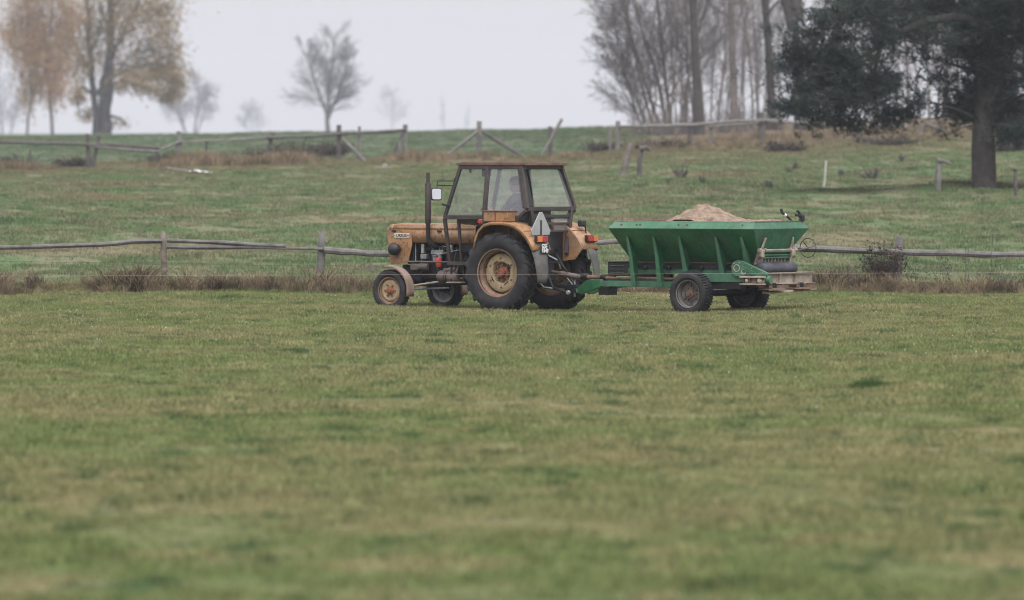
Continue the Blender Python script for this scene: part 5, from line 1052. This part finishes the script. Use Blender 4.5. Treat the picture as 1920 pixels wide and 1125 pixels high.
# ---- the pine
PY = 177.0
pb = gp(1845, 357, 140, 230); PY = pb.y
o = empty('pine_tree', pb, 0, 'broad dark pine with low sweeping boughs on the right', 'tree')
tp = TB(); rp_ = random.Random(21)
bx = lambda px, py, dy=0: at(px, py, PY + dy)
trunk = [Vector((pb.x, PY, pb.z - .2)), bx(1845, 345), bx(1844, 300), bx(1843, 250), bx(1848, 180), bx(1850, 90), bx(1845, 0), bx(1850, -120), bx(1846, -260), bx(1850, -380)]
bl = len(tp.v)
fine = []
for i in range(len(trunk) - 1):
    for j in range(4): fine.append(trunk[i].lerp(trunk[i + 1], j / 4))
fine.append(trunk[-1]); rads = [.46, .40, .375, .36] + [.355 * (1 - .8 * max(0, i - 8) / (len(fine) - 8)) * rp_.uniform(.96, 1.05) for i in range(4, len(fine))]
tp.br(fine, rads, 14)
pads = [(1497, 112, 40, 30), (1545, 62, 55, 35), (1600, 22, 75, 40), (1535, 155, 55, 42), (1600, 120, 65, 50), (1590, 190, 70, 40), (1500, 205, 36, 24), (1545, 215, 50, 24), (1660, 212, 45, 26), (1665, 160, 40, 40), (1660, 80, 45, 45), (1650, 20, 70, 40), (1620, 234, 60, 12), (1480, 130, 22, 14), (1560, 110, 50, 40), (1570, 236, 50, 10), (1520, 180, 45, 30), (1625, 160, 50, 40), (1700, 218, 30, 16),
        (1800, 20, 70, 40), (1740, 15, 60, 35), (1870, 120, 50, 55), (1825, 190, 38, 36), (1885, 190, 45, 45), (1925, 60, 55, 70), (1960, 150, 60, 60), (1840, 232, 55, 18), (1905, 242, 50, 18), (1850, 50, 50, 55), (1800, 215, 26, 24), (1815, 90, 40, 45), (1960, 230, 50, 25), (1900, 20, 60, 50), (1835, 150, 42, 40), (1715, 45, 50, 30), (1890, 255, 40, 10), (1925, 250, 45, 14), (1865, 210, 45, 25), 
        (1700, -60, 100, 50), (1600, -50, 70, 40), (1800, -70, 100, 60), (1930, -60, 110, 60), (2040, 40, 70, 60), (2050, 150, 60, 60), (1850, -180, 130, 70), (1720, -160, 80, 50), (1980, -180, 80, 60), (1850, -300, 90, 70), (1780, -260, 60, 50), (1930, -270, 60, 50), (1850, -390, 50, 50)]
ndl = TB()
def cluster(p, rg_, sz):
    ax = Vector((rg_.gauss(0, 1), rg_.gauss(0, 1), rg_.gauss(.5, .7))).normalized()
    for i in range(13):
        d = (ax * .9 + Vector((rg_.gauss(0, .6), rg_.gauss(0, .6), rg_.gauss(0, .6)))).normalized(); s_ = d.orthogonal().normalized() * .009; q_ = p + ax * rg_.uniform(-.5, .5) * sz; L_ = sz * rg_.uniform(.7, 1.1); k = len(ndl.v)
        ndl.v += [tuple(q_ - s_), tuple(q_ + s_), tuple(q_ + d * L_)]; ndl.f.append((k, k + 1, k + 2))
kpx = PY / FOC
pads = [p_ + (1,) for p_ in pads] + [(1728, 110, 26, 50, .3), (1762, 170, 22, 45, .3), (1722, 195, 26, 28, .5), (1778, 110, 24, 40, .4), (1745, 60, 40, 25, .6), (1750, 222, 30, 10, .4)]
for i, (cx, cy, rx, ry, den) in enumerate(pads):
    dy = rp_.uniform(-2.4, 1.6) if cx < 1780 else rp_.uniform(-2.2, 2.2)
    if 1740 < cx < 1830 and cy > 90: dy = rp_.uniform(.5, 2.0)
    c0 = bx(cx, cy, dy)
    # bough from the trunk to the pad
    ty = min(245, max(-380, cy + .28 * abs(cx - 1845) + 10)) if cx > 1500 else 60
    ty = min(ty, 245); s0 = bx(1846, ty); m1 = s0.lerp(c0, .5) + Vector((0, 0, .25 - .1 * rp_.random()))
    pl_ = [s0, s0.lerp(m1, .5) + Vector((0, 0, .1)), m1, m1.lerp(c0, .5) + Vector((0, 0, .08)), c0, c0 + (c0 - m1).normalized() * rx * kpx * .8]
    r0 = .045 + .010 * (c0 - s0).length * .5
    if cx > 1715: tp.br(pl_, [r0, r0 * .85, r0 * .7, r0 * .5, r0 * .32, r0 * .12], 6)
    vis = cy > -40; n_ = int(((360 if cx > 1780 else 260) * den if vis else 80) * rx * ry * kpx * kpx * 3.14)
    # twigs through the pad
    for k in range(int(n_ / 18)):
        q_ = Vector((rp_.gauss(0, .62) * rx * kpx, rp_.gauss(0, .55) * rx * kpx * .7, rp_.gauss(0, .58) * ry * kpx)); pw = polyline(rp_, c0 + q_ * .25, q_ + Vector((0, 0, .12)), max(.25, q_.length), 3, .12, .03); tp.br(pw, [.018, .014, .010, .006], 3)
        for j in range(18):
            t_ = pw[rp_.randrange(1, 4)]; sz = .20 if vis else .28; cluster(t_ + Vector((rp_.gauss(0, .19), rp_.gauss(0, .19), rp_.gauss(-.04, .13))), rp_, sz * rp_.uniform(.7, 1.25))
# long dark bough that reaches left
for pix, r_ in ((((1848, 45), (1790, 32), (1740, 40), (1690, 60), (1650, 85), (1610, 110), (1560, 130)), .15), (((1690, 60), (1640, 40), (1590, 30)), .08), (((1650, 85), (1640, 130), (1650, 170), (1600, 190)), .07)):
    pl_ = [bx(a, c, -.8) for a, c in pix]; tp.br(pl_, [r_ * (1 - .65 * i / (len(pl_) - 1)) for i in range(len(pl_))], 8)
for pix in (((1900, 0), (1905, 40), (1920, 80)), ((1850, 200), (1880, 150), (1890, 120))): tp.br([bx(a, c, -.5) for a, c in pix], [.06, .05, .03], 6)
tp.build('trunk', 'pinebark', o)
ndl.build('crown', 'needle', o, False)

# ------------------------------------------------------------------ small things in the fields
bush('bramble_bush', 'dark leafy bramble bush against the leaning right fence post', (at(1656, 540, 113.1).x, 113.1, zz(at(1656, 540, 113.1).x, 113.1)), .62, .80, 131, 'twigd', 70, r_=.007, leafm='bramble', nl=2400, lsz=.05)
bush('weed_clump', 'dark weed clump just behind the rear of the spreader', (at(1568, 540, 112.9).x, 112.9, zz(at(1568, 540, 112.9).x, 112.9)), .6, .45, 132, 'twigd', 40, 'weeds', r_=.006, leafm='bramble', nl=300, lsz=.04)
bush('weed_clump', 'reddish weed clump right of the leaning fence post', (at(1715, 540, 112.8).x, 112.8, zz(at(1715, 540, 112.8).x, 112.8)), .35, .72, 133, 'twigd', 12, 'weeds', r_=.005, leafm='bramble', nl=130, lsz=.04)
bush('weed_clump', 'thin reddish weed clump midway along the right rail', (at(1765, 540, 112.8).x, 112.8, zz(at(1765, 540, 112.8).x, 112.8)), .35, .66, 134, 'twigd', 10, 'weeds', r_=.005, leafm='bramble', nl=90, lsz=.035)
bush('weed_clump', 'low reddish weed clump under the tail of the spreader', (at(1532, 540, 112.7).x, 112.7, zz(at(1532, 540, 112.7).x, 112.7)), .4, .5, 135, 'twigd', 24, 'weeds', r_=.005, leafm='bramble', nl=120, lsz=.035)
bush('weed_clump', 'curled dark weed clump near the right edge', (at(1880, 545, 112.6).x, 112.6, zz(at(1880, 545, 112.6).x, 112.6)), .7, .42, 136, 'twigd', 46, 'weeds', r_=.006, leafm='bramble', nl=160, lsz=.035)
for k, (x0, y0, x1, y1, lab) in enumerate(((1752, 452, 1786, 540, 'long thin stalk leaning left across the right rail'), (1862, 432, 1855, 530, 'tall thin forked stalk rising above the right rail'), (1810, 462, 1810, 535, 'straight thin stalk left of the tall forked one'), (1816, 464, 1815, 535, 'straight thin stalk paired close beside another'))):
    b_ = at(x1, y1, 112.7); b_.z = zz(b_.x, 112.7); t_ = at(x0, y0, 112.7); o = empty('dry_stalk', b_, 0, lab, 'stalk', 'dry stalks by the right fence')
    s_ = TB(); s_.br([b_, b_.lerp(t_, .4) + Vector((.015, 0, 0)), b_.lerp(t_, .75), t_], [.006, .005, .004, .003], 5); s_.build('stem', 'twigd', o)
    lf = TB(); rg_ = random.Random(k)
    for i in range(10): lf.leaf(b_.lerp(t_, rg_.uniform(.3, 1)) + Vector((rg_.gauss(0, .015), 0, 0)), .03, rg_)
    lf.build('leaves', 'bramble', o, False)
b_ = at(1597, 550, 112.4); b_.z = zz(b_.x, 112.4)
tag(MB().tube([b_ - Vector((0, 0, .1)), b_ + Vector((-.01, 0, .15)), b_ + Vector((-.05, 0, .28)), b_ + Vector((-.075, 0, .40)), b_ + Vector((-.06, 0, .46))], [.055, .06, .035, .018, .006], 8).build('broken_stake', M['soil'], None), 'dark pointed stump of a broken stake in the weeds', 'stake')
def mound(name, label, p, wd, ht, m, seed, cat, group=None):
    b = MB(); rg_ = random.Random(seed); n_ = 14
    for ring in range(5):
        f = ring / 4
        for j in range(n_):
            a = 6.283 * j / n_; rr = wd / 2 * (1 - f ** 1.4 * .95) * rg_.uniform(.85, 1.15); b.v.append((p[0] + rr * math.cos(a), p[1] + rr * math.sin(a) * .8, p[2] - .03 + ht * f * rg_.uniform(.85, 1.15)))
    for ring in range(4):
        for j in range(n_): b.f.append((ring * n_ + j, ring * n_ + (j + 1) % n_, (ring + 1) * n_ + (j + 1) % n_, (ring + 1) * n_ + j))
    b.f.append(tuple(4 * n_ + j for j in range(n_))); return tag(b.build(name, M[m], None, smooth=30), label, cat, group)
mound('molehill', 'flat dark molehill behind the fence just left of the front wheel', gp(694, 508, 114), .42, .11, 'soil', 1, 'molehill', 'molehills')
mound('molehill', 'flat dark molehill on the slope in front of the bonnet', gp(684, 457, 114), .30, .07, 'soil', 2, 'molehill', 'molehills')
mound('molehill', 'small dark clod in the grass behind the trailer wheels', gp(1488, 583, 60), .40, .05, 'soil', 3, 'clod', 'molehills')
mound('molehill', 'small dark molehill on the slope right of the hand wheel', gp(1537, 488, 114), .22, .06, 'soil', 4, 'molehill', 'molehills')
for k, (px, py, wd, lab) in enumerate(((1632, 730, .46, 'dark lush grass tuft alone in the right meadow'), (1800, 1005, .36, 'blurred lush tuft in the lower right corner'), (770, 826, .40, 'soft green tuft left of centre in the middle meadow'))):
    p = gp(px, py, 20); rg_ = random.Random(k + 70); tb = TB()
    for i in range(int(700 * wd / .45)):
        a = rg_.uniform(0, 6.283); rr = math.sqrt(rg_.random()); x_ = p.x + rr * math.cos(a) * wd / 2; y_ = p.y + rr * math.sin(a) * wd * .45; h_ = rg_.uniform(.08, .16) * (1 if k == 0 else .65) * (1.15 - .6 * rr); lx, ly = rg_.gauss(0, .03), rg_.gauss(0, .03); z_ = zz(x_, y_) - .01; k_ = len(tb.v)
        tb.v += [(x_ - .004, y_, z_), (x_ + .004, y_, z_), (x_ + lx, y_ + ly, z_ + h_)]; tb.f.append((k_, k_ + 1, k_ + 2))
    o = empty('grass_tuft', p, 0, lab, 'grass tuft', 'lush tufts in the meadow'); tb.build('blades', 'lush' if k == 0 else 'lush2', o, False)
# stumps and stakes on the slope at the right
def leaner(name, label, pix, r0, r1, m, cat, Y=None, seed=0, group=None, extra=None):
    p = gp(*pix[-1], 118); Y = p.y; o = empty(name, p, 0, label, cat, group); q_ = [at(a, c, Y) for a, c in pix]; q_[-1].z = p.z - .12
    log(q_[::-1], r0, r1, seed, 9).build('trunk' if cat == 'stump' else 'shaft', M[m], o, org=tuple(p))
    for (pp, ra, rb, nm) in (extra or ()): log([at(a, c, Y - .05) for a, c in pp], ra, rb, seed + 5, 7).build(nm, M[m], o, org=tuple(p))
    return o
leaner('tree_stump', 'pale split leaning stump on the slope right of the cab', ((1184, 267), (1176, 290), (1166, 331)), .15, .06, 'stump', 'stump', extra=[(((1183, 280), (1178, 300), (1172, 318)), .06, .05, 'split')])
leaner('tree_stump', 'thin grey stump with a dark knobbly top on the slope', ((1204, 278), (1199, 300), (1198, 332)), .10, .06, 'woodd', 'stump', seed=3, extra=[(((1200, 280), (1212, 276), (1220, 282)), .10, .06, 'knob')])
leaner('white_stake', 'thin white stake on the slope left of the pine', ((1549, 301), (1545, 352)), .038, .032, 'whitep', 'stake')
leaner('sign_post', 'short grey post with a pointed arm left of the pine trunk', ((1760, 297), (1759, 330), (1758, 359)), .085, .075, 'woodl', 'post', extra=[(((1758, 301), (1772, 303), (1782, 307)), .075, .03, 'arm')])
leaner('field_stake', 'thin dark stake with a crooked top at the right edge', ((1903, 316), (1904, 340), (1904, 372)), .05, .045, 'woodd', 'stake', extra=[(((1897, 316), (1908, 318)), .05, .04, 'arm')])
for k, (px, py, wd, ht, lab) in enumerate(((1279, 337, .55, .62, 'forked dead brush on the slope right of the pale stump'), (1442, 352, .45, .32, 'dark low dead brush on the slope above the hopper'), (1632, 335, .75, .45, 'sprawling dead branch on the slope left of the pine'), (1577, 330, .2, .4, 'small dead weed right of the white stake'), (1492, 320, .2, .36, 'upright dead weed high on the slope'), (1480, 324, .15, .25, 'shorter dead weed beside the upright one'), (1254, 345, .22, .25, 'small dead weed below the forked brush'), (1317, 345, .2, .4, 'thin dead weed right of the forked brush'), (1690, 303, .15, .35, 'thin dead weed in front of the wood edge fence'))):
    bush('dead_brush', lab, gp(px, py, 118), wd, ht, 150 + k, 'twigd', 12 + int(wd * 24), 'brush', 'dead brush on the slope', r_=.016)
for k, (px, py, wd, ht, lab) in enumerate(((560, 300, 2.6, .95, 'wide dark bramble heap under the sagging far rail'), (500, 305, 2.0, .75, 'dark bramble heap beside the leaning far post'), (625, 292, 1.4, .7, 'dark bramble heap at the foot of the tall far post'), (318, 310, 1.5, .6, 'dark bramble heap by the pale far post'), (140, 315, 1.6, .5, 'dark bramble heap left of the paired far posts'), (20, 315, 2.2, .5, 'dark bramble heap at the far left edge'), (1135, 285, 1.6, .5, 'low bramble heap at the gap in the far fence'), (1245, 282, 2.2, .5, 'low scrub heap below the many stemmed tree'), (1470, 286, 1.5, .45, 'dark scrub heap right of the thick far post'), (1672, 274, 2.8, .45, 'wide scrub heap under the pine boughs'), (1893, 284, 2.0, .6, 'scrub heap right of the pine trunk'))):
    bush('bramble_heap', lab, gp(px, py, 118), wd, ht, 180 + k, 'twigd', 120, 'brambles', 'bramble heaps along the far fence', r_=.016, leafm='bramble', nl=900, lsz=.11)
# scraps lying by the far fence
p = gp(375, 327, 118)
b = MB(); rg_ = random.Random(4); o = empty('plastic_scrap', p, 0, 'crumpled white plastic scrap on the grass by the far fence', 'scrap')
nx_, ny_ = 16, 7
for i in range(nx_):
    for j in range(ny_): b.v.append((p.x + (i - 8) * .065 + rg_.gauss(0, .02), p.y + (j - 3) * .10, p.z + .04 + rg_.uniform(0, .13) * max(.1, 1 - abs(i - 6) / 10)))
for i in range(nx_ - 1):
    for j in range(ny_ - 1): b.f.append((i * ny_ + j, (i + 1) * ny_ + j, (i + 1) * ny_ + j + 1, i * ny_ + j + 1))
b.build('sheet', M['whitep'], o, org=tuple(p), smooth=0)
log([Vector((p.x - 1.3, p.y + .3, p.z + .22)), Vector((p.x - .3, p.y, p.z + .08))], .04, .03, 2).build('stick', M['woodl'], o, org=tuple(p))
mound('field_stone', 'pale stone on the slope below the far fence', gp(722, 312, 118), .34, .13, 'woodl', 9, 'stone')

# ------------------------------------------------------------------ autumn haze
hm_, ht_, hp_, ho_ = newmat('haze'); ht_.nodes.remove(hp_)
pv = ht_.nodes.new('ShaderNodeVolumePrincipled'); pv.inputs['Color'].default_value = (.86, .91, 1.0, 1); pv.inputs['Density'].default_value = .00019; pv.inputs['Anisotropy'].default_value = 0.0
ht_.links.new(pv.outputs[0], ho_.inputs['Volume'])
hx = MB().bb(-1700, 1700, -75, 4450, -3, 85).build('haze', hm_, None, smooth=0); tag(hx, 'thin pale autumn haze over the fields', 'haze', kind='stuff')
